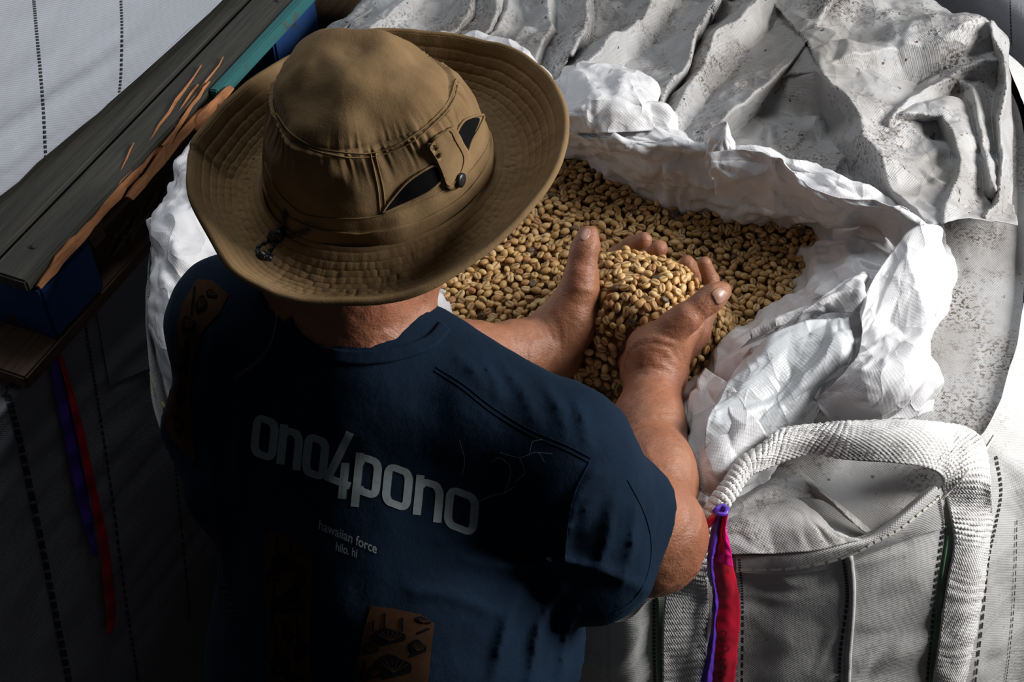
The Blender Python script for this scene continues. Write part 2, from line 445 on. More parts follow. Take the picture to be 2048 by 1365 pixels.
def wood(name, a, b_, scale=1.0, rot=(0, 0, 0), paint=None, pcut=0.5):
    m, nt, b = new_mat(name); vec = coord(nt, 'Object', 1.0, rot)
    mp = nt.nodes.new('ShaderNodeMapping'); nt.links.new(vec, mp.inputs[0]); mp.inputs['Scale'].default_value = (6*scale, 90*scale, 90*scale)
    g = noise(nt, mp.outputs[0], 1.0, 6, 0.7); c = mix(nt, ramp(nt, g, [(0.3, (0, 0, 0)), (0.7, (1, 1, 1))]), a, b_)
    if paint:
        f = ramp(nt, noise(nt, vec, 22*scale, 5, 0.7), [(pcut-0.03, (0, 0, 0)), (pcut+0.03, (1, 1, 1))]); c = mix(nt, f, paint, c)
    nt.links.new(c, b.inputs['Base Color']); b.inputs['Roughness'].default_value = 0.8; bump(nt, b, g, 0.6, 0.002); return m
# ------------------------------------------------------------------ the setting
def quad_slab(name, x0, x1, y0, y1, z0, z1, mat):
    V, F = box((x0, y0, z0), (x1-x0, 0, 0), (0, y1-y0, 0), (0, 0, z1-z0))
    o = add(name, V, F, mat, smooth=False); tag(o, kind='structure'); return o
quad_slab('floor', -4, 5, -2, 6, -0.12, 0.0, M['floor'])
quad_slab('wall_back', -4, 5, 5.2, 5.35, 0, 4.4, M['wall'])
quad_slab('wall_left', -2.6, -2.45, -2, 5.2, 0, 4.4, M['wall'])

def Zs(rows, dz=0.0): return np.array([[Z(p[0], p[1], p[2]+dz) for p in r] for r in rows])
def dashes(name, poly, bvhs, parent, wpx, n, mat, off=0.0015, dash=(2, 1)):
    V, F = ribbon_on(poly, bvhs, off, wpx, n, 3, dash)
    if len(F): return tag(add(name, V, F, mat, parent, smooth=False), kind='stuff')

# ------------------------------------------------------------------ the open bulk bag in front of the man
bag = empty('bulk_bag', (0.15, 1.65, 0.0), 'open white woven bulk bag full of coffee beans, its soiled top folded back', 'bulk bag')
loop = [(1222, 1238, 1.12), (1310, 1185, 1.15), (1480, 1114, 1.17), (1590, 1110, 1.172), (1690, 1092, 1.178), (1790, 1055, 1.185), (1880, 985, 1.19), (1942, 895, 1.20), (1985, 850, 1.20),
        (2036, 700, 1.20), (2052, 540, 1.20), (2056, 360, 1.20), (2030, 180, 1.2), (1900, 20, 1.2), (1500, -120, 1.2), (900, -50, 1.2), (560, 150, 1.22), (350, 380, 1.24), (296, 560, 1.24), (306, 760, 1.20), (400, 985, 1.12), (650, 1120, 1.1), (1000, 1190, 1.1)]
L0 = np.array([Z(*p) for p in loop]); cen = L0.mean(0)
levels = [(0.0, 1.0), (-0.10, 1.012), (-0.25, 1.02), (-0.5, 1.03), (-0.8, 1.02), (-1.05, 0.99), (-1.14, 0.93)]
ctrl = np.array([[np.array([cen[0]+(p[0]-cen[0])*s, cen[1]+(p[1]-cen[1])*s, max(0.004, p[2]+dz)]) for dz, s in levels] for p in L0])
for i in range(len(L0)):                # the full bag bulges out to the right
    for j, (dz, s_) in enumerate(levels): ctrl[i, j, 0] += np.clip((L0[i, 0]-.40)/.15, 0, 1)*np.interp(-dz, [0, .05, .12, .3, .6, .9, 1.14], [0, .05, .09, .14, .16, .10, .03])
for i in range(len(L0)):                # and draws in below the rim on the left, where the man stands
    for j, (dz, s_) in enumerate(levels): ctrl[i, j, 0] += np.clip((-.25-L0[i, 0])/.15, 0, 1)*np.clip((1.66-L0[i, 1])/.2, 0, 1)*np.interp(-dz, [0, .03, .25, 1.14], [0, .03, .15, .15])
o, wallV, wallF = sheet('bag_wall', ctrl, 460, 110, M['bag_front'], bag, cu=True, crumples=[(0.16, 0.006), (0.06, 0.0022)], seed=3,
    extra=lambda u, v: 0.0022*np.sin(v*70+3*vn2(u*4, v*2, 3))*vn2(u*3, v*3, 9))
wall_bvh = bvh_of(wallV, wallF)

hole = [(1190, 862), (1372, 868), (1374, 790), (1430, 725), (1490, 652), (1560, 565), (1598, 495), (1606, 478), (1520, 462), (1420, 427), (1330, 413), (1230, 377), (1135, 316), (1000, 290), (800, 330), (640, 420), (640, 520), (800, 540), (893, 582), (960, 664), (1000, 760), (1080, 830)]
HZ = 1.152
# soiled top panel inside the rim, dipping a little below it
nrad = 46
def ring_between(inner, outer, n, nr, zfun):
    I = catmull(np.array(inner), n, True); Oo = catmull(np.array(outer), n, True)
    t = np.linspace(0, 1, nr)[None, :, None]; return I[:, None]*(1-t)+Oo[:, None]*t
inner = [Z(p[0], p[1], HZ) for p in hole]
ang = lambda P: np.unwrap(np.arctan2(P[:, 1]-hc2[1], P[:, 0]-hc2[0]))
hc2 = np.mean(inner, 0)
def by_angle(P, th):
    P = catmull(np.asarray(P), 400, True); a = np.arctan2(P[:, 1]-hc2[1], P[:, 0]-hc2[0]); k = np.argsort(a); a = a[k]; P = P[k]
    a = np.concatenate([a-2*math.pi, a, a+2*math.pi]); P = np.concatenate([P, P, P])
    return np.stack([np.interp(th, a, P[:, q]) for q in range(3)], 1)
th = np.linspace(-math.pi, math.pi, 300, endpoint=False)
Ii = by_angle(inner, th); Oi = by_angle(L0, th)
t = np.linspace(0.20, 1, 60)[None, :, None]
G = Ii[:, None]*(1-t) + (Oi[:, None]-np.array([0, 0, 0.012]))*t
G[..., 2] += 0.010*np.sin(np.pi*t[..., 0]) + crumple(G[..., 0], G[..., 1], [(0.11, 0.006), (0.035, 0.0016)], 5)*np.clip(8*(1-t[..., 0]), 0, 1)
add('top_panel', G.reshape(-1, 3), grid_faces(300, 60, True), M['top'], bag, uv=G[..., :2].reshape(-1, 2))

# hem of the front wall, standing above the panel
hem = [(1470, 1112, 1.172), (1590, 1108, 1.176), (1690, 1092, 1.182), (1750, 1076, 1.186), (1800, 1040, 1.20), (1845, 1000, 1.21), (1874, 975, 1.215)]
hemB = [(1470, 1142), (1590, 1144), (1690, 1122), (1750, 1098), (1800, 1080), (1845, 1062), (1884, 1052)]
rows = []
for (x, y, z), (x2, y2) in zip(hem, hemB):
    h = hit(x2, y2, [wall_bvh]); top = Z(x, y, z); b = h[0]+h[1]*0.004
    back = top + np.array([-0.004, 0.012, -0.012])
    rows.append([back, top, top*0.6+b*0.4+h[1]*0.003, b])
sheet('hem', np.array(rows), 120, 16, M['bag_front'], bag, crumples=[(0.05, 0.0015)], seed=8)
hemV, hemF = (lambda q: (q.reshape(-1, 3), grid_faces(60, 12)))(surf(np.array(rows), 60, 12)[0])
hem_bvh = bvh_of(hemV, hemF)
V, F = ribbon_on([(1480, 1137), (1590, 1134), (1690, 1112), (1750, 1082), (1800, 1054), (1850, 1015), (1878, 992)], [hem_bvh, wall_bvh], 0.0025, 4.5, 90, 3, (3, 1))
add('hem_stitching', V, F, M['thread'], bag, smooth=False)['kind'] = 'stuff'

front = [wall_bvh, hem_bvh]
dashes('stripe', [(1307, 1190), (1307, 1280), (1309, 1365), (1310, 1460)], front, bag, 6.5, 100, M['black_yarn'])
dashes('stripe', [(1478, 1118), (1482, 1165), (1484, 1225), (1483, 1365), (1481, 1460)], front, bag, 5.5, 112, M['black_yarn'])
dashes('stripe', [(1685, 1112), (1692, 1160), (1693, 1206), (1681, 1297), (1677, 1365), (1672, 1460)], front, bag, 6, 112, M['black_yarn'])
dashes('stripe', [(1875, 990), (1882, 1025), (1885, 1057), (1871, 1173), (1861, 1276), (1853, 1365), (1846, 1460)], front, bag, 5, 160, M['black_yarn'])
dashes('stripe', [(1991, 912), (2001, 982), (1990, 1050), (1975, 1123), (1964, 1235), (1950, 1355), (1940, 1460)], front, bag, 4, 120, M['black_yarn'])
dashes('stripe', [(2032, 1040), (2028, 1180), (2018, 1300), (2010, 1365)], front, bag, 2, 90, M['black_yarn'])
# sewn seam flap beside the third stripe
def welt(poly, wpx, off, mat, name='seam', h=0.004):
    P = catmull(np.array(poly, float), 40); pts = []
    for p in P:
        q = hit(p[0], p[1], front); pts.append(q[0]+q[1]*off)
    V, F = tube(pts, h, 7); return add(name, V, F, mat, bag)
welt([(1698, 1110), (1704, 1170), (1702, 1235), (1697, 1300), (1694, 1365), (1690, 1440)], 8, 0.001, M['bag_front'])
welt([(1890, 1050), (1893, 1075), (1880, 1165), (1866, 1290), (1858, 1365), (1852, 1440)], 5, 0.001, M['green_yarn'], 'seam', 0.002)
welt([(1315, 1195), (1316, 1280), (1319, 1365), (1321, 1440)], 5, 0.001, M['green_yarn'], 'seam', 0.0018)

# lift loop: webbing sewn up the corner, over to the left, twisted, and down again
def on_wall(px, py, off):
    h = hit(px, py, front)
    return h[0]+h[1]*off if h is not None else Z(px, py, 1.19)
cor = [((1858, 1440), (1905, 1440)), ((1861, 1365), (1919, 1365)), ((1870, 1290), (1934, 1300)), ((1886, 1165), (1956, 1190)), ((1901, 1085), (1968, 1090)), ((1893, 1030), (1976, 1030))]
rows = [[on_wall(a[0]+(b[0]-a[0])*t, a[1]+(b[1]-a[1])*t, 0.005+0.006*math.sin(math.pi*t)) for t in (0, .25, .5, .75, 1)] for a, b in cor]
up = [((1886, 975), (1979, 972), 1.185, 1.175), ((1880, 952), (1966, 890), 1.215, 1.205), ((1858, 938), (1930, 856), 1.24, 1.235), ((1790, 927), (1850, 844), 1.25, 1.265), ((1690, 919), (1705, 845), 1.245, 1.265),
      ((1615, 907), (1659, 848), 1.24, 1.262), ((1550, 928), (1568, 859), 1.24, 1.262), ((1520, 940), (1530, 889), 1.245, 1.26), ((1500, 952), (1480, 922), 1.25, 1.255), ((1474, 988), (1445, 972), 1.25, 1.25), ((1454, 1018), (1420, 1004), 1.245, 1.245)]
for a, b, za, zb in up:
    A, B = Z(*a, za), Z(*b, zb); rows.append([A+(B-A)*t + np.array([0, -0.3, 1])*0.008*math.sin(math.pi*t) for t in (0, .25, .5, .75, 1)])
down = [((1440, 1062), (1392, 1062), 1.225), ((1424, 1110), (1366, 1110), 1.20), ((1414, 1150), (1345, 1152), 1.178)]
for a, b, z in down:
    A, B = Z(*a, z), Z(*b, z); rows.append([A+(B-A)*t + np.array([0, -0.5, 1])*0.004*math.sin(math.pi*t) for t in (0, .25, .5, .75, 1)])
low = [((1411, 1200), (1325, 1190)), ((1409, 1280), (1321, 1280)), ((1400, 1365), (1320, 1365)), ((1397, 1440), (1320, 1440))]
rows += [[on_wall(a[0]+(b[0]-a[0])*t, a[1]+(b[1]-a[1])*t, 0.006) for t in (0, .25, .5, .75, 1)] for a, b in low]
lo, loopV, loopF = sheet('lift_loop', np.array(rows), 420, 34, M['strap'], bag, crumples=[(0.03, 0.0012)], seed=4, solid=0.003,
    extra=lambda u, v: 0.0016*np.sin((u-v*0.9)*2*math.pi/0.0075)*np.sin(v*2*math.pi/0.0075))
loop_bvh = bvh_of(loopV, loopF)
V, F = tube([hit(x, y, [loop_bvh, wall_bvh])[0]+np.array([0, -.002, .003]) for x, y in dense([(1884, 1000), (1930, 950), (1968, 905), (1990, 870)], 12, False) if hit(x, y, [loop_bvh, wall_bvh])], 0.0014, 5)
add('loose_thread', V, F, M['thread'], bag)

# second loop, lying along the left wall behind the man's elbow
rows = Zs([[(300, 740, 1.175), (318, 735, 1.18), (336, 735, 1.18)], [(304, 800, 1.17), (325, 790, 1.175), (345, 785, 1.17)], [(318, 850, 1.16), (340, 840, 1.165), (360, 840, 1.16)], [(345, 910, 1.14), (368, 895, 1.15), (390, 890, 1.15)], [(378, 960, 1.11), (395, 950, 1.13), (415, 945, 1.13)], [(402, 985, 1.08), (420, 980, 1.10), (440, 975, 1.1)]])
sheet('lift_loop', rows, 90, 16, M['strap'], bag, crumples=[(0.03, 0.002)], seed=14, solid=0.003)
V, F = tube(Zs([[(302, 745, 1.185), (312, 790, 1.18), (330, 815, 1.178), (345, 830, 1.175)]])[0], 0.0022, 6)
add('yarn', V, F, M['yellow_yarn'], bag)

# ---- flaps of soiled cloth inside the lift loop
def flap(name, rows, mat, parent, nu=70, nv=40, cr=((0.05, 0.004), (0.018, 0.0012)), seed=1, dz=0.0):
    return sheet(name, Zs(rows, dz), nu, nv, mat, parent, crumples=list(cr), seed=seed, solid=0.0012)
flap('top_flap', [[(1440, 1010, 1.185), (1440, 1030, 1.195), (1450, 1050, 1.186)], [(1500, 975, 1.19), (1520, 985, 1.20), (1540, 1010, 1.19)], [(1570, 935, 1.195), (1600, 960, 1.20), (1640, 1000, 1.19)], [(1580, 928, 1.19), (1640, 985, 1.20), (1720, 1060, 1.182)], [(1585, 927, 1.188), (1660, 990, 1.194), (1745, 1062, 1.178)]], M['skirt'], bag, seed=21)
flap('top_flap', [[(1440, 1040, 1.182), (1445, 1070, 1.188), (1460, 1110, 1.178)], [(1500, 1008, 1.188), (1520, 1050, 1.195), (1545, 1108, 1.18)], [(1590, 998, 1.192), (1610, 1045, 1.20), (1630, 1102, 1.183)], [(1650, 1040, 1.188), (1670, 1065, 1.192), (1700, 1085, 1.182)], [(1660, 1050, 1.182), (1690, 1070, 1.186), (1730, 1082, 1.180)]], M['top'], bag, seed=22)

# ---- soiled skirt of the bag top, folded back in long pleats
def pl_dist(px, py, poly):
    best = np.full(px.shape, 1e9); sg = np.zeros(px.shape); tt = np.zeros(px.shape)
    P = np.array(poly, float); Ls = np.linalg.norm(np.diff(P, axis=0), axis=1); tot = Ls.sum(); acc = 0
    for i in range(len(P)-1):
        a, b = P[i], P[i+1]; ab = b-a; t = np.clip(((px-a[0])*ab[0]+(py-a[1])*ab[1])/(ab@ab), 0, 1)
        dx = px-a[0]-t*ab[0]; dy = py-a[1]-t*ab[1]; d = np.hypot(dx, dy); c = ab[0]*dy-ab[1]*dx
        m = d < best; best = np.where(m, d, best); sg = np.where(m, np.sign(c), sg); tt = np.where(m, (acc+t*Ls[i])/tot, tt); acc += Ls[i]
    return best, sg, tt
def ridges(px, py, rs):
    z = np.zeros(px.shape)
    for poly, h, wl, wr, e0, e1 in rs:      # picture-left width, picture-right width; height factors at the ends
        d, s, t = pl_dist(px, py, poly); wd = np.where(s > 0, wl, wr)
        q = np.clip(1-d/wd, 0, 1); z = np.maximum(z, h*(e0+(e1-e0)*t)*q**1.15) if h > 0 else z + h*q
    return z
n1, n2 = 520, 300
s = np.linspace(0, 1, n1)
yb = np.interp(520+1510*s, [520, 700, 900, 1060, 1200, 1330, 1450, 1560, 1660, 1800, 1860, 2030], [200, 160, 120, 175, 262, 285, 315, 340, 390, 435, 470, 478])
PY = -70+np.linspace(0, 1, n2)[None]*(yb[:, None]+70)
xl = np.interp(PY, [-70, 0, 45, 90, 160, 470], [800, 735, 690, 640, 560, 520]); xr = np.interp(PY, [-70, 0, 20, 50, 90, 470], [1960, 1850, 1930, 1990, 2015, 2030])
PX = xl*(1-s[:, None])+xr*s[:, None]
RS = [  # long pleats running from the upper right to the lower left
    ([(1460, -60), (1412, 10), (1378, 110), (1325, 205), (1290, 270)], .060, 105, 16, 1, .8),
    ([(1330, -60), (1290, 5), (1262, 50), (1180, 130), (1130, 190)], .050, 26, 70, 1, .8),
    ([(1570, -60), (1505, 10), (1440, 70), (1393, 150), (1350, 235)], .050, 42, 75, 1, .8),
    ([(1705, -60), (1655, 10), (1600, 95), (1545, 160), (1480, 222), (1430, 285)], .062, 92, 30, 1, .7),
    ([(1180, -60), (1182, 20), (1168, 70), (1140, 125)], .046, 70, 12, 1, .8),
    ([(1085, -60), (1090, 10), (1098, 60), (1060, 140)], .036, 60, 18, 1, .7),
    ([(985, -60), (985, 20), (975, 70)], .030, 26, 22, 1, .7),
    ([(940, -60), (930, 20), (890, 80)], .034, 55, 14, 1, .9), ([(840, -60), (800, 10), (740, 60)], .024, 55, 30, 1, .8),
    ([(1010, 0), (1000, 40), (985, 75)], .02, 12, 25, .6, 1),
    # the raised corner on the right
    ([(1960, 45), (1880, 72), (1800, 84), (1720, 108), (1640, 132)], .075, 150, 130, 1, 1),
    ([(1640, 132), (1668, 175), (1718, 240), (1722, 285), (1765, 345), (1800, 400), (1860, 470)], .085, 70, 230, 1, .75),
    ([(1995, 118), (1925, 128), (1880, 158), (1820, 205), (1775, 250)], .066, 50, 95, .8, 1),
    ([(1775, 250), (1830, 242), (1880, 250), (1905, 300), (1915, 330), (1900, 400), (1890, 470)], .062, 40, 110, 1, 1),
    ([(1900, 130), (1945, 180), (1955, 260), (1985, 372)], .055, 50, 50, .8, 1),
    ([(1980, 55), (2004, 110), (2014, 180), (2000, 250), (2006, 320), (1990, 420), (1960, 470)], .080, 26, 30, 1, .5),
    ([(1780, 250), (1840, 330), (1850, 400)], .045, 20, 30, 1, .8),
    ([(1560, 330), (1620, 250), (1660, 190)], .020, 40, 60, .2, 1), ([(1640, 420), (1690, 330), (1720, 260)], .022, 25, 35, .2, 1),
]
wrp = 10*vn2(PX/90, PY/90, 2); wrq = 10*vn2(PX/90, PY/90, 4)
Zz = 1.205 + ridges(PX+wrp, PY+wrq, RS)
edge = np.clip((PX-xl)/60, 0, 1)
Zz -= 0.05*(1-edge)
G = np.stack([np.stack([Z(PX[i, j], PY[i, j], Zz[i, j]) for j in range(n2)]) for i in range(n1)])
G[..., 2] += crumple(G[..., 0], G[..., 1], [(0.125, 0.022), (0.08, 0.005), (0.055, 0.011), (0.03, 0.002), (0.024, 0.0035)], 9)
skV = G.reshape(-1, 3); skF = grid_faces(n1, n2)
add('bag_skirt', skV, skF, M['skirt'], bag, uv=G[..., :2].reshape(-1, 2), solid=0.0012)

# ---- white inner liner: a rolled collar around the beans, with loose folds
ringc = [
 [(1190, 862, 1.145), (1180, 890, 1.185), (1160, 940, 1.195), (1135, 1000, 1.18), (1120, 1060, 1.15)],
 [(1372, 872, 1.145), (1376, 905, 1.20), (1400, 960, 1.225), (1440, 1000, 1.20), (1480, 1012, 1.18)],
 [(1374, 790, 1.145), (1392, 800, 1.205), (1470, 860, 1.235), (1540, 885, 1.215), (1580, 870, 1.185)],
 [(1430, 725, 1.145), (1462, 722, 1.215), (1560, 755, 1.245), (1620, 790, 1.225), (1640, 830, 1.185)],
 [(1490, 652, 1.145), (1545, 640, 1.22), (1640, 660, 1.255), (1720, 730, 1.235), (1740, 800, 1.185)],
 [(1560, 565, 1.145), (1630, 560, 1.225), (1740, 590, 1.26), (1820, 640, 1.24), (1880, 650, 1.185)],
 [(1598, 495, 1.145), (1680, 492, 1.225), (1780, 510, 1.265), (1850, 520, 1.25), (1893, 520, 1.19)],
 [(1606, 478, 1.145), (1660, 455, 1.215), (1750, 440, 1.27), (1830, 430, 1.265), (1875, 445, 1.20)],
 [(1520, 462, 1.145), (1540, 425, 1.205), (1580, 370, 1.265), (1640, 330, 1.285), (1680, 350, 1.23)],
 [(1420, 427, 1.145), (1425, 375, 1.205), (1435, 320, 1.26), (1470, 300, 1.275), (1510, 310, 1.23)],
 [(1330, 413, 1.145), (1325, 355, 1.205), (1320, 300, 1.255), (1320, 268, 1.262), (1330, 250, 1.22)],
 [(1230, 377, 1.145), (1218, 325, 1.205), (1210, 285, 1.25), (1200, 262, 1.252), (1195, 235, 1.22)],
 [(1135, 316, 1.145), (1118, 285, 1.205), (1100, 255, 1.245), (1085, 205, 1.245), (1080, 150, 1.22)],
 [(1000, 290, 1.145), (985, 240, 1.20), (970, 180, 1.24), (960, 120, 1.25), (945, 78, 1.235)],
 [(800, 330, 1.145), (760, 280, 1.19), (730, 230, 1.23), (700, 180, 1.23), (680, 150, 1.20)],
 [(640, 420, 1.145), (580, 380, 1.20), (520, 340, 1.25), (430, 290, 1.265), (385, 275, 1.245)],
 [(640, 520, 1.145), (560, 510, 1.20), (450, 480, 1.26), (350, 440, 1.275), (308, 420, 1.24)],
 [(800, 540, 1.145), (700, 600, 1.18), (480, 600, 1.25), (340, 600, 1.27), (296, 600, 1.235)],
 [(893, 582, 1.145), (872, 605, 1.165), (780, 700, 1.19), (420, 780, 1.23), (318, 750, 1.215)],
 [(960, 664, 1.145), (940, 690, 1.165), (860, 780, 1.18), (600, 960, 1.17), (430, 960, 1.14)],
 [(1000, 760, 1.145), (980, 790, 1.165), (950, 860, 1.18), (880, 980, 1.16), (800, 1120, 1.14)],
 [(1080, 830, 1.145), (1060, 860, 1.175), (1040, 920, 1.185), (1010, 1000, 1.17), (980, 1080, 1.14)]]
# start the hole under the man so the seam is out of sight
ringc = ringc[18:]+ringc[:18]
def fadev(u, v): return 0
lo_, liV, liF = sheet('liner', Zs(ringc), 560, 90, M['liner'], bag, cu=True, crumples=[(0.085, 0.018), (0.05, 0.004), (0.036, 0.008), (0.022, 0.0022), (0.016, 0.0026)], seed=6, solid=0.0008)
liner = lo_
def lflap(rows, seed, mat='liner', nu=90, nv=60, cr=((0.075, 0.014), (0.045, 0.003), (0.032, 0.005), (0.02, 0.001), (0.015, 0.0016))):
    return sheet('liner_fold', Zs(rows), nu, nv, M[mat], liner, crumples=list(cr), seed=seed, solid=0.0008)
# crumpled wad behind the hat
lflap([[(1085, 165, 1.25), (1080, 190, 1.265), (1085, 225, 1.27), (1095, 262, 1.255)], [(1130, 132, 1.25), (1140, 170, 1.285), (1150, 215, 1.29), (1160, 268, 1.26)], [(1190, 133, 1.25), (1200, 165, 1.29), (1215, 200, 1.30), (1220, 265, 1.265)], [(1250, 142, 1.25), (1262, 170, 1.285), (1280, 200, 1.30), (1290, 262, 1.265)], [(1290, 170, 1.25), (1305, 190, 1.275), (1330, 205, 1.285), (1335, 260, 1.26)], [(1305, 195, 1.24), (1325, 200, 1.26), (1347, 222, 1.265), (1349, 263, 1.25)]], 31)
# folded film beside the hat brim
lflap([[(880, 78, 1.25), (900, 95, 1.265), (930, 120, 1.255)], [(960, 70, 1.25), (980, 90, 1.27), (1000, 140, 1.26)], [(1040, 85, 1.25), (1050, 115, 1.275), (1050, 170, 1.26)], [(1090, 125, 1.25), (1095, 150, 1.275), (1085, 200, 1.26)], [(1112, 165, 1.24), (1112, 180, 1.265), (1105, 220, 1.25)]], 32, nu=60, nv=40)
# standing peak
lflap([[(1402, 300, 1.255), (1410, 330, 1.25), (1425, 360, 1.235)], [(1418, 262, 1.30), (1430, 300, 1.29), (1440, 345, 1.25)], [(1452, 243, 1.325), (1450, 290, 1.30), (1460, 350, 1.255)], [(1468, 275, 1.30), (1470, 305, 1.29), (1500, 350, 1.262)], [(1474, 305, 1.28), (1490, 325, 1.28), (1530, 370, 1.262)]], 33, nu=60, nv=40, cr=((0.05, 0.004), (0.02, 0.002)))
# long fold running from the peak to the right-hand corner
lflap([[(1420, 305, 1.29), (1425, 340, 1.275), (1430, 390, 1.24)], [(1500, 300, 1.305), (1520, 345, 1.285), (1540, 420, 1.235)], [(1570, 335, 1.315), (1600, 385, 1.29), (1610, 450, 1.225)], [(1640, 385, 1.31), (1670, 420, 1.295), (1690, 468, 1.235)], [(1730, 405, 1.32), (1760, 430, 1.31), (1780, 480, 1.26)], [(1820, 420, 1.325), (1850, 450, 1.31), (1870, 520, 1.27)], [(1850, 432, 1.30), (1880, 470, 1.29), (1890, 560, 1.25)]], 34, nu=150, nv=60, cr=((0.08, 0.012), (0.05, 0.003), (0.032, 0.005), (0.02, 0.001), (0.015, 0.0014)))
# broad bright fold on the right
lflap([[(1720, 622, 1.29), (1722, 690, 1.29), (1690, 760, 1.28), (1630, 800, 1.25)], [(1750, 560, 1.29), (1770, 660, 1.285), (1740, 780, 1.285), (1660, 830, 1.245)], [(1800, 500, 1.29), (1820, 640, 1.285), (1800, 770, 1.29), (1720, 848, 1.235)], [(1850, 470, 1.29), (1865, 620, 1.28), (1855, 760, 1.275), (1790, 835, 1.23)], [(1880, 480, 1.26), (1888, 620, 1.25), (1888, 750, 1.24), (1860, 820, 1.21)]], 35, nu=130, nv=120, cr=((0.10, 0.020), (0.07, 0.004), (0.042, 0.007), (0.03, 0.001), (0.018, 0.0014)))
# ridge rolling over from the beans to the broad fold
lflap([[(1480, 690, 1.24), (1500, 670, 1.262), (1530, 660, 1.262)], [(1580, 655, 1.26), (1600, 625, 1.29), (1640, 600, 1.285)], [(1640, 625, 1.27), (1670, 590, 1.30), (1700, 560, 1.29)], [(1700, 625, 1.28), (1718, 580, 1.305), (1725, 545, 1.29)], [(1722, 640, 1.27), (1728, 590, 1.29), (1735, 550, 1.275)]], 36, nu=110, nv=50, cr=((0.05, 0.005), (0.02, 0.0025)))
# greyish film in front
lflap([[(1480, 720, 1.262), (1440, 800, 1.265), (1410, 880, 1.255), (1420, 960, 1.235)], [(1560, 665, 1.28), (1540, 760, 1.275), (1500, 850, 1.265), (1470, 940, 1.24)], [(1640, 635, 1.285), (1620, 740, 1.28), (1570, 830, 1.262), (1530, 900, 1.235)], [(1700, 630, 1.285), (1690, 700, 1.28), (1640, 790, 1.255), (1600, 850, 1.22)], [(1712, 650, 1.275), (1700, 710, 1.27), (1655, 790, 1.245), (1612, 850, 1.21)]], 37, 'film', nu=110, nv=100, cr=((0.11, 0.014), (0.06, 0.004), (0.045, 0.008), (0.03, 0.0015), (0.018, 0.0022)))
# film hanging in front, down to the tape knot
lflap([[(1378, 860, 1.215), (1390, 800, 1.225), (1420, 745, 1.235)], [(1390, 920, 1.225), (1430, 850, 1.25), (1470, 780, 1.265)], [(1400, 975, 1.225), (1450, 930, 1.25), (1510, 850, 1.26)], [(1425, 1000, 1.22), (1470, 965, 1.235), (1540, 890, 1.24)]], 38, nu=80, nv=60, cr=((0.06, 0.009), (0.03, 0.005)))

# ------------------------------------------------------------------ flagging tape on the lift loop
tape = empty('flagging_tape', tuple(Z(1440, 1016, 1.255)), 'red and purple plastic tape with scribbled ink, tied to the lift loop', 'ribbon')
def tape_strip(rows, mat, seed, off=0.012):
    out = []
    for (a, b, z) in rows:
        if z is None: A, B = on_wall(*a, off), on_wall(*b, off)
        else: A, B = Z(*a, z), Z(*b, z)
        out.append([A, (A+B)/2+np.array([0.0, -0.004, 0.003]), B])
    return sheet('strip', np.array(out), 90, 14, M[mat], tape, crumples=[(0.03, 0.002), (0.012, 0.0007)], seed=seed, solid=0.0005)
tape_strip([((1438, 1014), (1448, 1014), 1.262), ((1426, 1055), (1437, 1060), 1.242), ((1414, 1130), (1426, 1135), 1.205), ((1411, 1175), (1424, 1175), None), ((1406, 1270), (1421, 1270), None), ((1388, 1365), (1414, 1365), None), ((1376, 1440), (1408, 1440), None)], 'purple', 1, 0.016)
s_, rV, rF = tape_strip([((1446, 1012), (1456, 1026), 1.262), ((1437, 1058), (1452, 1062), 1.242), ((1426, 1125), (1464, 1115), 1.205), ((1423, 1180), (1471, 1183), None), ((1421, 1261), (1470, 1261), None), ((1415, 1365), (1461, 1365), None), ((1408, 1440), (1450, 1440), None)], 'red', 2, 0.012)
tape_strip([((1448, 1013), (1457, 1028), 1.264), ((1442, 1055), (1455, 1062), 1.246), ((1436, 1090), (1462, 1105), 1.222), ((1432, 1120), (1466, 1135), 1.208)], 'pink', 3)
tape_strip([((1430, 1022), (1440, 1028), 1.258), ((1408, 1048), (1418, 1054), 1.245), ((1386, 1080), (1394, 1086), 1.228), ((1366, 1108), (1370, 1112), 1.212)], 'red', 4)
V, F = tube([Z(x, y, 1.268)+np.array([0, 0, .0]) for x, y in [(1428, 1024), (1436, 1016), (1446, 1012), (1454, 1018), (1452, 1028), (1440, 1030), (1430, 1027)]], 0.0028, 7); add('knot', V, F, M['purple'], tape)
tp_bvh = bvh_of(rV, rF)
scr = [[(1441, 1262), (1452, 1264), (1448, 1274), (1440, 1280), (1450, 1283)], [(1436, 1292), (1447, 1290), (1443, 1300), (1455, 1301)], [(1437, 1308), (1449, 1306), (1440, 1318), (1452, 1318), (1444, 1327)], [(1436, 1334), (1451, 1331), (1447, 1340)], [(1434, 1348), (1440, 1344), (1450, 1350), (1436, 1358)], [(1450, 1290), (1459, 1294), (1455, 1302)]]
V, F = join([ribbon_on(p, [tp_bvh], 0.0012, 1.6, 24, 2) for p in scr]); add('handwriting', V, F, M['ink'], tape, smooth=False)

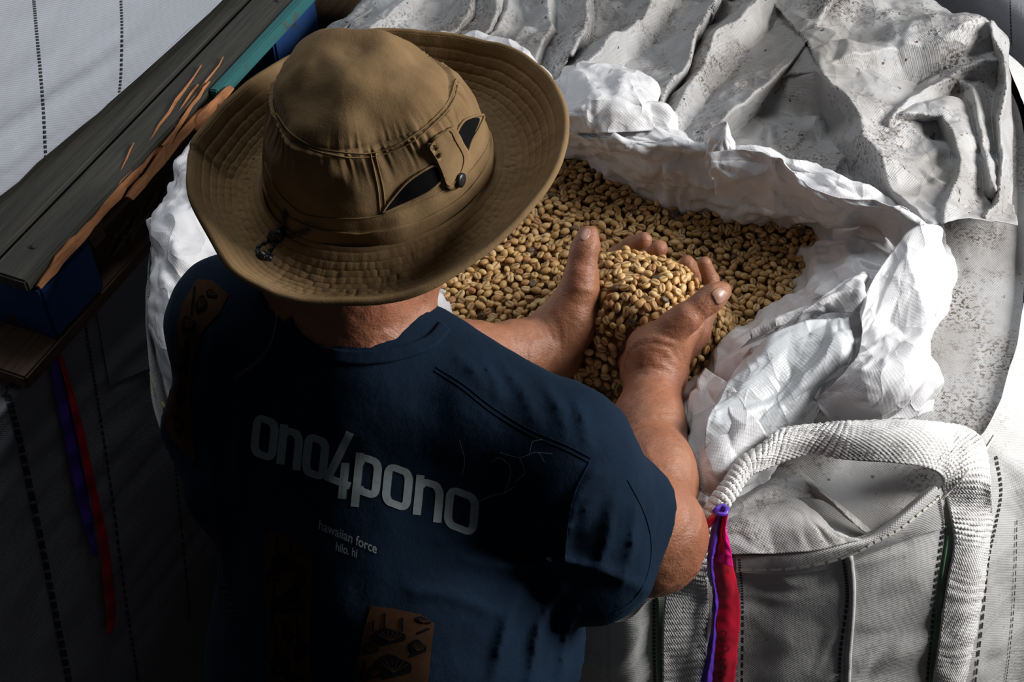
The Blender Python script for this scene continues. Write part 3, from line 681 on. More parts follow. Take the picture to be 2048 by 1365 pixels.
# ------------------------------------------------------------------ pallet on the left, bags under and on it
ya = math.radians(61.5); e1 = np.array([math.cos(ya), math.sin(ya), 0]); e2 = np.array([-e1[1], e1[0], 0]); e3 = np.array([0, 0, 1.0])
PZ = 1.08; P0 = Z(128, 705, PZ)
grey = wood('weathered_deck', (0.016, 0.019, 0.018), (0.062, 0.058, 0.044), rot=(0, 0, -ya))
brown = wood('brown_wood', (0.05, 0.028, 0.015), (0.14, 0.085, 0.045), rot=(0, 0, -ya))
orange = wood('split_wood', (0.20, 0.07, 0.022), (0.46, 0.19, 0.07), 2.0, rot=(0, 0, -ya))
blue = wood('blue_paint', (0.004, 0.03, 0.09), (0.03, 0.028, 0.022), rot=(0, 0, -ya), paint=(0.004, 0.045, 0.17), pcut=0.60)
teal = wood('teal_paint', (0.02, 0.05, 0.05), (0.09, 0.07, 0.04), rot=(0, 0, -ya), paint=(0.018, 0.115, 0.12), pcut=0.60)
pallet = empty('wooden_pallet', tuple(P0), 'blue painted wooden pallet with a splintered deck edge, left of the man', 'pallet')
def pb(name, u0, u1, v0, v1, w0, w1, mat, bev=0.003, jit=0.002, seed=0):
    V, F = box(P0+e1*u0+e2*v0+e3*w0, e1*(u1-u0), e2*(v1-v0), e3*(w1-w0), bev, jit, seed)
    return add(name, V, F, mat, pallet, smooth=False)
# deck boards along the pallet, cross pieces under them, bottom boards
nrm = pb('deck_board', -0.01, 1.25, 0.012, 0.072, 0.112, 0.134, grey, seed=1)
pb('deck_board', 0.0, 1.25, 0.078, 0.215, 0.113, 0.134, grey, seed=2)
pb('deck_board', -0.01, 1.25, 0.25, 0.37, 0.112, 0.134, grey, seed=3)
pb('deck_board', 0.0, 1.25, 0.42, 0.55, 0.112, 0.134, grey, seed=4)
pb('deck_board', 0.0, 1.25, 0.60, 0.74, 0.112, 0.134, grey, seed=5)
pb('deck_board', -0.01, 1.25, 0.80, 0.95, 0.112, 0.134, grey, seed=6)
# painted edge of the outer board beyond the break
pb('painted_edge', 0.43, 1.25, -0.004, 0.0115, 0.110, 0.1345, teal, 0.002, 0.0015, 7)
for k, (a, b) in enumerate(((0.0, 0.11), (0.60, 0.73), (1.12, 1.25))):
    pb('stringer', a, b, 0.004+0.004*k, 0.95, 0.022, 0.111, blue, 0.004, 0.002, 10+k)
pb('bottom_board', -0.075, 1.26, 0.004, 0.12, -0.004, 0.021, brown, 0.003, 0.002, 20)
pb('bottom_board', -0.06, 1.26, 0.42, 0.55, 0.0, 0.021, brown, 0.003, 0.002, 21)
pb('bottom_board', -0.06, 1.26, 0.82, 0.95, 0.0, 0.021, brown, 0.003, 0.002, 22)
pb('scrap_wood', 0.115, 0.155, 0.012, 0.075, 0.075, 0.111, brown, 0.003, 0.003, 23)
# long splinters torn from the outer board
def PL(u, v, w): return P0+e1*u+e2*v+e3*w
def splinter(a, b, w0, w1, t, seed):
    """tapering sliver from a to b (u, v, w), w0 wide at the start and w1 at the end, t thick"""
    r = random.Random(seed); n = 9; V, F = [], []
    for i in range(n):
        s = i/(n-1); c = PL(*[a[k]+(b[k]-a[k])*s for k in range(3)]) + np.array([r.uniform(-1, 1) for _ in range(3)])*0.0011
        ww = (w0+(w1-w0)*s)*(1+r.uniform(-.25, .25)); tt = t*(1-0.6*abs(2*s-1))*(1+r.uniform(-.3, .3))
        V += [c-e2*ww/2, c+e3*tt, c+e2*ww/2+e3*tt*0.4, c-e3*tt*0.6]
    for i in range(n-1):
        for q in range(4): F.append((i*4+q, i*4+(q+1) % 4, i*4+4+(q+1) % 4, i*4+4+q))
    F += [(3, 2, 1, 0), tuple(4*(n-1)+q for q in range(4))]
    return V, F
spl = [((0.0, 0.006, .116), (0.13, 0.012, .120), .010, .020, .012), ((0.12, 0.012, .118), (0.30, 0.016, .122), .022, .010, .014), ((0.24, 0.010, .122), (0.43, 0.030, .135), .008, .002, .005),
       ((0.25, 0.020, .128), (0.47, 0.050, .137), .007, .002, .005), ((0.20, 0.000, .112), (0.40, 0.004, .118), .018, .012, .012), ((0.30, 0.006, .124), (0.44, 0.016, .138), .009, .002, .006),
       ((0.36, 0.000, .112), (0.45, -0.012, .126), .026, .010, .016), ((0.39, -0.006, .112), (0.455, -0.04, .118), .022, .007, .014), ((0.16, 0.010, .124), (0.28, 0.040, .136), .005, .0015, .004), ((0.34, 0.014, .130), (0.50, 0.028, .137), .005, .0015, .004)]
for k, q in enumerate(spl):
    V, F = splinter(*q, seed=k); add('splinter', V, F, orange, pallet, smooth=False)
V, F = [], []
for k in range(11):                     # frayed bark on the bottom board
    r = random.Random(50+k); u = r.uniform(0.16, 0.34); q = splinter((u, r.uniform(.0, .05), .021), (u+r.uniform(.05, .11), r.uniform(.0, .06), .03), .010, .002, .006, 60+k)
    V, F = join([(V, F), q])
add('frayed_wood', V, F, brown, pallet, smooth=False)['kind'] = 'stuff'
for k, (u, v) in enumerate(((0.06, 0.11), (0.07, 0.13), (0.05, 0.045), (0.66, 0.03), (0.655, 0.10), (0.66, 0.17))):
    q = PL(u, v, .1335); V, F = tube([q, q+e3*0.0022], 0.0045, 10); add('nail', V, F, M['black_yarn'], pallet)

# ---- bag standing on the pallet
def uv_bag(root, loop_uv, z0, levels, mat, seed, extra=None, nu=300, nv=110):
    L = [PL(u, v, 0) for u, v in loop_uv]; c = np.mean(L, 0)
    ctrl = np.array([[np.array([c[0]+(p[0]-c[0])*s, c[1]+(p[1]-c[1])*s, z0+dz]) for dz, s in levels] for p in L])
    return sheet('bag_wall', ctrl, nu, nv, mat, root, cu=True, crumples=[(0.2, 0.005), (0.07, 0.0015)], seed=seed, extra=extra)
ub = empty('bulk_bag', tuple(PL(0.5, 0.55, 0.135)), 'smooth white woven bulk bag standing on the wooden pallet', 'bulk bag')
fold = lambda u, v: np.clip((v-.03)/.08, 0, 1)*(0.022*np.maximum(0, vn2(u*2.2+v*3.0, v*16+u*3.0, 5))**1.5 + 0.010*vn2(u*4+v, v*40+u*5, 8)*np.clip(vn2(u*3, v*3, 2)+.3, 0, 1))
lv = [(0.0, 0.985), (0.012, 1.0), (0.12, 1.03), (0.3, 1.05), (0.5, 1.05), (0.75, 1.02), (0.9, 0.93), (0.95, 0.5), (0.955, 0.02)]
# long flat front along the pallet edge
loopu = [(-0.12, 0.20), (0.02, 0.158), (0.2, 0.132), (0.4, 0.112), (0.62, 0.100), (0.85, 0.100), (1.05, 0.13), (1.16, 0.25), (1.2, 0.5), (1.15, 0.85), (1.0, 0.98), (0.5, 1.0), (0.05, 0.98), (-0.15, 0.85), (-0.2, 0.5), (-0.18, 0.3)]
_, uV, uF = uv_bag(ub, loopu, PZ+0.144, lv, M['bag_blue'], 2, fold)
ub_bvh = [bvh_of(uV, uF)]
dashes('stripe', [(62, -60), (67, 0), (74, 80), (84, 190), (92, 338)], ub_bvh, ub, 5, 190, M['black_yarn'])
dashes('stripe', [(238, -60), (241, 0), (243, 60), (241, 150), (234, 217)], ub_bvh, ub, 4, 120, M['black_yarn'])

# ---- bag under the pallet, deep in shade
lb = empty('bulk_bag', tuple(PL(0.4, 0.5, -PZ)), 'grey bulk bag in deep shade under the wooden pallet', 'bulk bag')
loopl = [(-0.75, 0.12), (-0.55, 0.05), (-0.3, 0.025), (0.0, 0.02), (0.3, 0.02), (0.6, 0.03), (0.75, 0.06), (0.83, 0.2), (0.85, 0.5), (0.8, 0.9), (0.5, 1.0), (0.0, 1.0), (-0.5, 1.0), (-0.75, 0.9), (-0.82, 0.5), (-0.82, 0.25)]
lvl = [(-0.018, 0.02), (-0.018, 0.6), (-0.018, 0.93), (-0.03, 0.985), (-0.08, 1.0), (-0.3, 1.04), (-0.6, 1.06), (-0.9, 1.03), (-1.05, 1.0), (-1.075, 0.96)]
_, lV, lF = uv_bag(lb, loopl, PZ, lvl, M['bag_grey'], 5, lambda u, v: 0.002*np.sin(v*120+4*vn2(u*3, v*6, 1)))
lb_bvh = [bvh_of(lV, lF)]
dashes('stripe', [(15, 792), (42, 900), (80, 1080), (110, 1230), (137, 1365), (150, 1440)], lb_bvh, lb, 13, 150, M['black_yarn'], dash=(3, 1))
dashes('stripe', [(168, 640), (182, 730), (200, 840), (225, 1010), (250, 1200), (272, 1340), (282, 1420)], lb_bvh, lb, 5, 210, M['black_yarn'])
dashes('stripe', [(347, 900), (356, 1000), (372, 1160), (378, 1240)], lb_bvh, lb, 4, 90, M['black_yarn'])
V, F = patch([(186, 600), (300, 500), (312, 700), (300, 735), (216, 770)], lb_bvh, 0.003, 12, False)
add('strap_patch', V, F, M['bag_grey'], lb)
tp2 = empty('flagging_tape', tuple(PL(0.0, 0.01, 0.0)), 'dark purple and red plastic tape hanging below the pallet corner', 'ribbon')
def hang(name, poly, wp, mat, off):
    V, F = ribbon_on(poly, lb_bvh, off, wp, 60, 5); return add(name, V, F, mat, tp2, solid=0.0006)
hang('strip', [(101, 712), (116, 790), (136, 880), (152, 960), (168, 1040), (186, 1110)], np.interp(np.arange(60), [0, 10, 40, 59], [13, 24, 24, 8]), M['purple'], 0.006)
hang('strip', [(110, 708), (128, 770), (150, 860), (172, 960), (194, 1060), (206, 1150), (213, 1230), (210, 1266)], np.interp(np.arange(60), [0, 15, 45, 59], [8, 15, 20, 12]), M['red'], 0.009)
# scribble on the bag near the frame edge
V, F = join([ribbon_on(p, lb_bvh, 0.002, 2.2, 20, 2) for p in ([(2, 782), (14, 776), (12, 790), (2, 794)], [(18, 772), (24, 768), (22, 778), (32, 770), (38, 776), (30, 780)])])
add('handwriting', V, F, M['black_yarn'], lb, smooth=False)

# ---- bags behind
rb = empty('bulk_bag', (1.25, 2.95, 0.0), 'grey bulk bag behind the open one, at the top right corner', 'bulk bag')
Q = [Z(1975, 20, 1.15), Z(2048, 100, 1.15)]
def box_bag(root, cx, cy, hx, hy, yaw, H, mat, seed):
    c, s = math.cos(yaw), math.sin(yaw); pts = []
    for t in np.linspace(0, 2*math.pi, 20, endpoint=False):
        x, y = np.cos(t), np.sin(t); k = 1/max(abs(x)**4+abs(y)**4, 1e-6)**0.25; x *= k*hx; y *= k*hy; pts.append((cx+c*x-s*y, cy+s*x+c*y))
    ctrl = np.array([[np.array([cx+(p[0]-cx)*q, cy+(p[1]-cy)*q, z]) for z, q in ((0.004, .96), (0.05, 1), (0.3, 1.03), (0.6, 1.04), (H-.15, 1.0), (H-.04, .97), (H, .85), (H+.02, .4), (H+.025, .02))] for p in pts])
    return sheet('bag_wall', ctrl, 260, 90, mat, root, cu=True, crumples=[(0.2, 0.006), (0.07, 0.002)], seed=seed)
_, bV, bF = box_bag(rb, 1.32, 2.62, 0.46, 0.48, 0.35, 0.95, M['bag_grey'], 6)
dashes('stripe', [(2020, -20), (2022, 30), (2024, 90)], [bvh_of(bV, bF)], rb, 2.5, 50, M['black_yarn'])
# ------------------------------------------------------------------ the man
def skin_mat():
    m, nt, b = new_mat('skin'); vec = coord(nt)
    c = mix(nt, noise(nt, vec, 26, 4, 0.6), (0.20, 0.078, 0.040), (0.40, 0.175, 0.095))
    c = mix(nt, mth(nt, 'MULTIPLY', ramp(nt, noise(nt, vec, 9, 3), [(0.45, (0, 0, 0)), (0.7, (1, 1, 1))]), 0.5), c, (0.34, 0.10, 0.055))
    sp = ramp(nt, noise(nt, vec, 170, 2), [(0.60, (0, 0, 0)), (0.68, (1, 1, 1))])
    c = mix(nt, mth(nt, 'MULTIPLY', sp, 0.28), c, (0.13, 0.05, 0.028))
    nt.links.new(c, b.inputs['Base Color']); b.inputs['Roughness'].default_value = 0.42
    b.inputs['Subsurface Weight'].default_value = 0.08; b.inputs['Subsurface Radius'].default_value = (0.006, 0.0025, 0.0015)
    mp = nt.nodes.new('ShaderNodeMapping'); nt.links.new(vec, mp.inputs[0]); mp.inputs['Scale'].default_value = (150, 480, 260); mp.inputs['Rotation'].default_value = (0.3, 0.2, 0.5)
    n1 = bump(nt, b, noise(nt, mp.outputs[0], 1.0, 4, 0.65), 0.7, 0.0016)
    bump(nt, b, noise(nt, vec, 420, 3, 0.6), 0.5, 0.0009, n1)
    return m
def shirt_mat():
    m, nt, b = new_mat('navy_jersey'); vec = coord(nt)
    c = mix(nt, noise(nt, vec, 30, 4), (0.0016, 0.0068, 0.0165), (0.0034, 0.0145, 0.033))
    nt.links.new(c, b.inputs['Base Color']); b.inputs['Roughness'].default_value = 0.9; b.inputs['Specular IOR Level'].default_value = 0.15
    b.inputs['Sheen Weight'].default_value = 0.05; b.inputs['Sheen Roughness'].default_value = 0.4; b.inputs['Sheen Tint'].default_value = (0.08, 0.28, 0.55, 1)
    n1 = bump(nt, b, noise(nt, vec, 55, 5, 0.6), 0.35, 0.005); bump(nt, b, noise(nt, vec, 700, 2), 0.4, 0.0006, n1)
    return m
M['skin'] = skin_mat(); M['shirt'] = shirt_mat()
M['nail'] = plain('fingernail', (0.34, 0.185, 0.135), 0.35, 90, 0.12, 0.1)
M['hair'] = plain('grey_hair', (0.12, 0.10, 0.085), 0.8, 220, 0.5, 0.8, 0.003)
M['eye'] = plain('eye', (0.7, 0.68, 0.65), 0.2); M['print'] = plain('pale_print', (0.20, 0.24, 0.25), 0.9, 160, 0.35, 0)
M['print2'] = plain('faint_print', (0.050, 0.05, 0.05), 0.9, 160, 0.3, 0)
M['tapa'] = plain('brown_print', (0.046, 0.022, 0.011), 0.95, 200, 0.35, 0, spec=0.1); M['leaf'] = plain('black_leaf_print', (0.003, 0.003, 0.004), 0.95, 60, 0.2, 0, spec=0.1)
M['trousers'] = plain('dark_trousers', (0.012, 0.011, 0.011), 0.9, 30); M['shoe'] = plain('dark_shoe', (0.02, 0.017, 0.014), 0.6)
man = empty('person', (-0.14, 0.72, 0.0), 'man in navy printed T-shirt bending over the open bag, beans cupped in both hands', 'person')

J = dict(shR=W(1122, 915, 1.625), elR=W(1312, 1078, 1.80), wrR=W(1312, 752, 2.0), shL=W(478, 650, 1.70), elL=W(790, 745, 1.93), wrL=W(1098, 692, 2.07), c7=W(738, 712, 1.645), head=W(762, 420, 1.64))
B = Field()
# torso, pelvis under the clothes
torso = [(W(748, 905, 1.685), W(775, 1130, 1.70), .090, .114, .04), (W(612, 845, 1.72), W(612, 1320, 1.77), .066, .084, .05), (W(935, 945, 1.69), W(922, 1340, 1.75), .074, .086, .05),
         (W(640, 1320, 1.76), W(905, 1340, 1.74), .088, .088, .05), (W(780, 1340, 1.74), np.array([-.15, .84, 1.0]), .10, .12, .06)]
trap = [(W(738, 758, 1.640), J['shR'], .060, .045, .04), (W(738, 758, 1.640), J['shL'], .060, .045, .04), (W(740, 800, 1.67), W(748, 905, 1.685), .055, .08, .03), (W(832, 738, 1.658), J['shR'], .052, .044, .03), (W(640, 722, 1.665), J['shL'], .052, .044, .03), (J['shR'], W(900, 930, 1.71), .048, .07, .04), (J['shL'], W(640, 840, 1.74), .048, .065, .04)]
for c in torso+trap: B.cone(*c)
# neck and head
hd = J['head']; fwd = W(1150, 520, 2.05)-hd; fwd[2] = 0; fwd /= np.linalg.norm(fwd); pit = math.radians(38)
f = fwd*math.cos(pit)-np.array([0, 0, 1])*math.sin(pit); upv = fwd*math.sin(pit)+np.array([0, 0, 1])*math.cos(pit); sd = np.cross(f, upv)
H = lambda x, y, z: hd+sd*x+f*y+upv*z       # x to his right, y forward, z up in the head's own frame
B.cone(J['c7']+np.array([0, 0.0, -.01]), H(0, -.035, -.06), .067, .062, .03)
B.cone(H(-.035, -.06, -.06), H(.035, -.06, -.06), .045, .045, .03)
B.cone(H(0, -.030, .03), H(0, .022, .03), .082, .076, .03)
B.cone(H(0, .03, -.03), H(0, .055, -.085), .060, .034, .04)      # face and jaw
B.cone(H(-.045, .0, -.05), H(-.02, .06, -.095), .026, .022, .03).cone(H(.045, .0, -.05), H(.02, .06, -.095), .026, .022, .03)
B.cone(H(-.03, .078, .016), H(.03, .078, .016), .018, .018, .02)   # brow
B.cone(H(0, .092, .008), H(0, .112, -.030), .008, .013, .012).cone(H(-.012, .098, -.034), H(.012, .098, -.034), .009, .009, .01)   # nose
B.cone(H(-.020, .086, -.062), H(.020, .086, -.062), .0085, .0085, .006).cone(H(-.016, .084, -.074), H(.016, .084, -.074), .009, .009, .006)   # lips
for s in (-1, 1):
    B.cone(H(s*.078, -.008, .004), H(s*.072, -.004, -.036), .013, .009, .008)      # ears
    B.cone(H(s*.083, -.018, .012), H(s*.080, -.016, -.014), .007, .006, .006)
    B.cone(H(s*.030, .070, -.028), H(s*.042, .052, -.03), .024, .024, .02)         # cheeks
# arms
B.cone(J['shR'], J['elR'], .048, .046, .03).cone(J['elR'], W(1302, 955, 1.875), .0445, .0465, .03).cone(W(1302, 955, 1.875), W(1296, 855, 1.94), .0455, .040, .03)
B.cone(W(1296, 855, 1.94), W(1307, 772, 1.99), .040, .0335, .02).cone(W(1300, 1120, 1.80), W(1318, 1060, 1.79), .035, .04, .03)
B.cone(J['shL'], J['elL'], .047, .043, .03).cone(J['elL'], W(925, 722, 1.99), .044, .0415, .03).cone(W(925, 722, 1.99), W(1040, 708, 2.04), .0415, .0375, .03).cone(W(1040, 708, 2.04), W(1098, 690, 2.065), .0375, .0335, .02)
# right hand
wr = W(1312, 750, 2.0)
RH = {'index': [(1332, 728, 2.02), (1394, 668, 2.045), (1424, 604, 2.072), (1422, 560, 2.075), (1409, 527, 2.062)],
      'middle': [(1325, 728, 2.035), (1380, 672, 2.075), (1398, 595, 2.12), (1388, 552, 2.115), (1374, 526, 2.10)],
      'ring': [(1318, 730, 2.045), (1358, 682, 2.10), (1356, 605, 2.15), (1342, 565, 2.14), (1326, 548, 2.12)],
      'little': [(1308, 730, 2.05), (1334, 694, 2.115), (1314, 630, 2.155), (1300, 602, 2.145), (1288, 585, 2.13)]}
LH = {'index': [(1122, 668, 2.08), (1184, 596, 2.098), (1232, 514, 2.125), (1262, 492, 2.113), (1289, 481, 2.10)],
      'middle': [(1122, 676, 2.09), (1192, 616, 2.12), (1250, 535, 2.16), (1290, 512, 2.15), (1318, 497, 2.132)],
      'ring': [(1120, 686, 2.10), (1192, 640, 2.14), (1246, 578, 2.18), (1282, 552, 2.17), (1302, 540, 2.155)],
      'little': [(1114, 696, 2.105), (1186, 664, 2.15), (1228, 618, 2.185), (1260, 598, 2.18), (1278, 586, 2.165)]}
FR = {'index': (.019, .0155, .0118, .0104, .0092), 'middle': (.019, .0155, .012, .0108, .0096), 'ring': (.018, .015, .0112, .0102, .009), 'little': (.017, .0135, .0098, .0088, .008)}
for hand, sc_, w0 in ((RH, 1.0, wr), (LH, 1.08, J['wrL'])):
    for k, pts in hand.items():
        P_ = [W(*p) for p in pts]; r_ = [x*sc_ for x in FR[k]]
        B.cone(w0, P_[0], .026, r_[0], .02).cone(P_[0], P_[1], r_[0], r_[1], .016)
        B.cone(P_[1], P_[2], r_[1]*.92, r_[2], .006).cone(P_[2], P_[3], r_[2]*1.02, r_[3], .004).cone(P_[3], P_[4], r_[3], r_[4], .004)
    ids = list(hand)
    for a, b in zip(ids[:-1], ids[1:]):      # palm between the metacarpals
        B.cone((W(*hand[a][0])+W(*hand[b][0]))/2, (W(*hand[a][1])+W(*hand[b][1]))/2, .017, .0135, .012)
def chain(pts, rad, k): B.chain([W(*p) for p in pts], rad, k)
chain([(1306, 740, 1.995), (1306, 700, 1.985), (1350, 652, 1.968)], [.030, .0265, .0185], .02)       # right thenar
chain([(1350, 652, 1.968), (1372, 636, 1.962), (1408, 607, 1.96), (1425, 594, 1.962), (1443, 583, 1.967)], [.0185, .0168, .0142, .0138, .0112], .008)
chain([(1345, 690, 2.00), (1385, 655, 2.01)], [.022, .015], .02)                                     # web to the index
chain([(1290, 735, 2.02), (1262, 720, 2.045)], [.026, .018], .02)
chain([(1100, 690, 2.06), (1136, 640, 2.052), (1160, 572, 2.035)], [.032, .0295, .0215], .02)        # left thenar
chain([(1160, 572, 2.035), (1163, 545, 2.032), (1166, 512, 2.03), (1171, 492, 2.03), (1177, 471, 2.032)], [.0215, .0182, .0158, .0155, .0118], .008)
chain([(1140, 660, 2.07), (1180, 640, 2.10)], [.026, .020], .02)
chain([(1120, 720, 2.085), (1165, 680, 2.12)], [.026, .021], .02)
def crease(P, c, ax, gap, depth, reach):
    """repeated shallow furrows around c, spaced along ax"""
    v = P-c; s = v@ax; fall = np.clip(1-np.linalg.norm(v, axis=1)/reach, 0, 1)
    return depth*fall*(0.5+0.5*np.cos(2*math.pi*s/gap+1.5*vn3(P/.012, 3)))
axR = W(1408, 607, 1.96)-W(1372, 636, 1.962); axR /= np.linalg.norm(axR); cR = W(1405, 612, 1.945)
axW = W(1312, 752, 2.0)-W(1296, 855, 1.94); axW /= np.linalg.norm(axW); cW = W(1330, 735, 1.965); cW2 = W(1330, 690, 1.96)
axL = W(1098, 690, 2.065)-W(1040, 708, 2.04); axL /= np.linalg.norm(axL); cL = W(1095, 690, 2.03)
axT = W(1177, 471, 2.032)-W(1160, 572, 2.035); axT /= np.linalg.norm(axT); cT = W(1168, 520, 2.01); cT2 = W(1165, 590, 2.01)
def bodyf(P, pr):
    d = B.ev(P, pr)
    m = np.abs(d) < 0.02
    if m.any():
        Q = P[m]; e = 0.0010*vn3(Q/.022, 1) + 0.0005*vn3(Q/.007, 2)
        e += crease(Q, cR, axR, .0052, .0016, .020) + crease(Q, cW, axW, .0085, .0016, .045) + crease(Q, cW2, axW, .006, .0010, .04)
        e += crease(Q, cL, axL, .0085, .0013, .045) + crease(Q, cT, axT, .006, .0010, .016) + crease(Q, cT2, axT, .013, .0012, .025)
        # veins on the forearm
        e -= 0.0012*np.clip(1-np.abs(vn3(Q/.05, 6))*9, 0, 1)
        d[m] += e
    return d
bV, bF = nets(bodyf, B.near, (-.46, .55, .88), (.33, 1.78, 1.80), .0026)
body = add('body', bV, bF, M['skin'], man)
body_bvh = bvh_of(bV, bF)
for poly in ([(1423, 588), (1429, 581), (1437, 575), (1449, 579), (1456, 588), (1452, 597), (1444, 607), (1434, 609), (1428, 600)], [(1160, 474), (1163, 464), (1170, 458), (1179, 459), (1181, 464), (1178, 474), (1170, 481), (1163, 481)]):
    V, F = patch(poly, [body_bvh], 0.0006, 3.0); add('nail', V, F, M['nail'], man, solid=0.0012)
for s in (-1, 1):
    c = H(s*.031, .080, -.006); V, F = tube([c-f*.011, c-f*.006, c, c+f*.006, c+f*.0105, c+f*.012], [.003, .009, .0115, .0095, .004, .0005], 12); add('eye', V, F, M['eye'], man)
# short grey hair on the skull
HF = Field().cone(H(0, -.033, .03), H(0, .018, .03), .0855, .079, .03).cone(H(-.03, -.066, -.03), H(.03, -.066, -.03), .046, .046, .03)
def hairf(P, pr):
    d = HF.ev(P, pr); q = P-hd; y = q@f; z = q@upv
    return np.maximum(d+.0015*vn3(P/.004, 4), np.maximum(y-.055-.3*z, -z-.055+y*.25))
hV, hF = nets(hairf, lambda c, r: HF.p, hd-.14, hd+.14, .004); add('hair', hV, hF, M['hair'], man)
# trousers and shoes, mostly hidden below the frame
TF = Field(); hip = np.array([-.15, .84, 1.0])
TF.cone(hip+np.array([-.08, 0, .02]), hip+np.array([.08, 0, .02]), .125, .125, .05).cone(hip+np.array([0, .06, .12]), hip, .13, .14, .06)
for s in (-1, 1):
    kn = np.array([-.15+s*.11, .85, .50]); an = np.array([-.15+s*.12, .81, .07])
    TF.cone(hip+np.array([s*.085, .01, -.03]), kn, .105, .075, .04).cone(kn, an, .072, .062, .03)
tV, tF = nets(lambda P, pr: np.maximum(TF.ev(P, pr)+.004*vn3(P/.06, 5), .05-P[:, 2]), lambda c, r: TF.p, (-.5, .5, 0), (.2, 1.1, 1.25), .013); add('trousers', tV, tF, M['trousers'], man)
for s in (-1, 1):
    SF = Field().cone((-.15+s*.12, .76, .05), (-.15+s*.125, .92, .042), .047, .040, .03).cone((-.15+s*.125, .92, .042), (-.15+s*.13, 1.0, .036), .042, .034, .03).cone((-.15+s*.12, .79, .06), (-.15+s*.12, .80, .11), .045, .052, .03)
    sV, sF = nets(lambda P, pr, SF=SF: np.maximum(SF.ev(P, pr), .004-P[:, 2]), lambda c, r, SF=SF: SF.p, (-.15+s*.12-.12, .58, -.01), (-.15+s*.12+.12, 1.08, .2), .009); add('shoe', sV, sF, M['shoe'], man)

# ---- T-shirt
SH = Field()
for a, b, ra, rb, k in torso: SH.cone(a, b, ra+.012, rb+.014, k)
for a, b, ra, rb, k in trap: SH.cone(a, b, ra+.010, rb+.012, k)
armR = J['elR']-J['shR']; armR /= np.linalg.norm(armR); armL = J['elL']-J['shL']; armL /= np.linalg.norm(armL)
SH.cone(J['shR'], J['shR']+armR*.15, .058, .056, .03).cone(W(1172, 985, 1.65), W(1203, 1112, 1.70), .052, .056, .03).cone(W(1135, 1040, 1.66), W(1188, 1160, 1.71), .045, .044, .03)
SH.cone(J['shL'], J['shL']+armL*.20, .058, .056, .03).cone(W(455, 690, 1.71), W(398, 850, 1.75), .045, .032, .03).cone(W(398, 850, 1.75), W(448, 985, 1.72), .031, .04, .03)
SH.cone(W(1100, 1270, 1.77), W(1140, 1420, 1.80), .038, .042, .03)
hemR = W(1262, 1080, 1.745); hemN = W(1330, 1100, 1.86)-W(1170, 985, 1.64); hemN /= np.linalg.norm(hemN)
hemR = W(1280, 1098, 1.74); hemN = hemN*0.75 + RT*0.55 - UP*0.1; hemN /= np.linalg.norm(hemN)
hemR = W(1284, 1092, 1.74)
hemL = J['shL']+armL*.20
# folds: picture polylines carried onto the shirt as soft ridges
FOLD = [([(1290, 1180), (1200, 1140), (1120, 1120), (1020, 1135), (930, 1120)], .011, 26), ([(1120, 1180), (1095, 1120), (1060, 1060), (1000, 1010)], .009, 24), ([(1190, 950), (1150, 1000), (1130, 1080), (1125, 1170)], .009, 28),
        ([(1215, 960), (1175, 1010), (1165, 1060)], .006, 24), ([(1110, 1190), (1080, 1250), (1060, 1365)], .011, 26), ([(1040, 1180), (1010, 1260), (985, 1365)], .008, 24), ([(1150, 1215), (1130, 1290), (1120, 1380)], .008, 22),
        ([(905, 705), (945, 735), (965, 770)], .005, 20), ([(965, 725), (990, 760), (1000, 800)], .005, 20), ([(1010, 735), (1050, 790), (1070, 840)], .005, 22), ([(1090, 770), (1120, 820), (1130, 870)], .005, 22), ([(1150, 800), (1170, 850), (1175, 900)], .005, 20),
        ([(1225, 1000), (1215, 1080), (1190, 1160)], .006, 20), ([(1270, 1020), (1265, 1100), (1240, 1180)], .006, 18), ([(430, 620), (420, 720), (400, 820)], .008, 26), ([(380, 650), (365, 740), (350, 820)], .007, 18),
        ([(500, 760), (470, 900), (470, 1050)], .008, 34), ([(560, 800), (560, 950)], .005, 30), ([(420, 900), (430, 1000), (450, 1150)], .009, 24), ([(870, 1080), (940, 1070), (1040, 1085)], .006, 24), ([(820, 1180), (900, 1190), (1000, 1230)], .006, 26)]
def shirtf(P, pr):
    d = SH.ev(P, pr); m = np.abs(d) < 0.03
    if m.any():
        Q = P[m]; e = .0022*vn3(Q/.045, 11) + .0010*vn3(Q/.018, 12)
        q = to_px(Q)
        for poly, hgt, wd in FOLD:
            dist, _, t_ = pl_dist(q[:, 0], q[:, 1], poly); e -= hgt*np.clip(1-dist/wd, 0, 1)**2*(0.4+0.6*np.sin(np.pi*np.clip(t_, 0.08, .92)))*np.clip((1.84-((Q-CAM)@FW))/.08, 0, 1)
        d[m] += e
    d = np.maximum(d, (P-hemR)@hemN*np.where((P-J['shR'])@RT > .02, 1.0, 0.0) - np.where((P-J['shR'])@RT > .02, 0.0, 1.0))
    d = np.maximum(d, np.where((P[:, 0] < -.05) & (P[:, 1] > 1.2), (P-hemL)@armL, -1.0))
    d = np.maximum(d, 1.02-P[:, 2])
    # hollow behind the sleeve hem
    v = P-hemR; s = v@hemN; ab = J['elR']-J['shR']; t_ = ((P-J['shR'])@ab)/(ab@ab); rr = np.linalg.norm(P-J['shR']-t_[:, None]*ab, axis=1)
    cav = np.maximum(d+.0085, -s-.05); d = np.maximum(d, -np.where((s > -.055) & ((P-J['shR'])@RT > .02), cav, 1.0))
    return d
sV, sF = nets(shirtf, SH.near, (-.50, .52, .98), (.25, 1.50, 1.70), .0044)
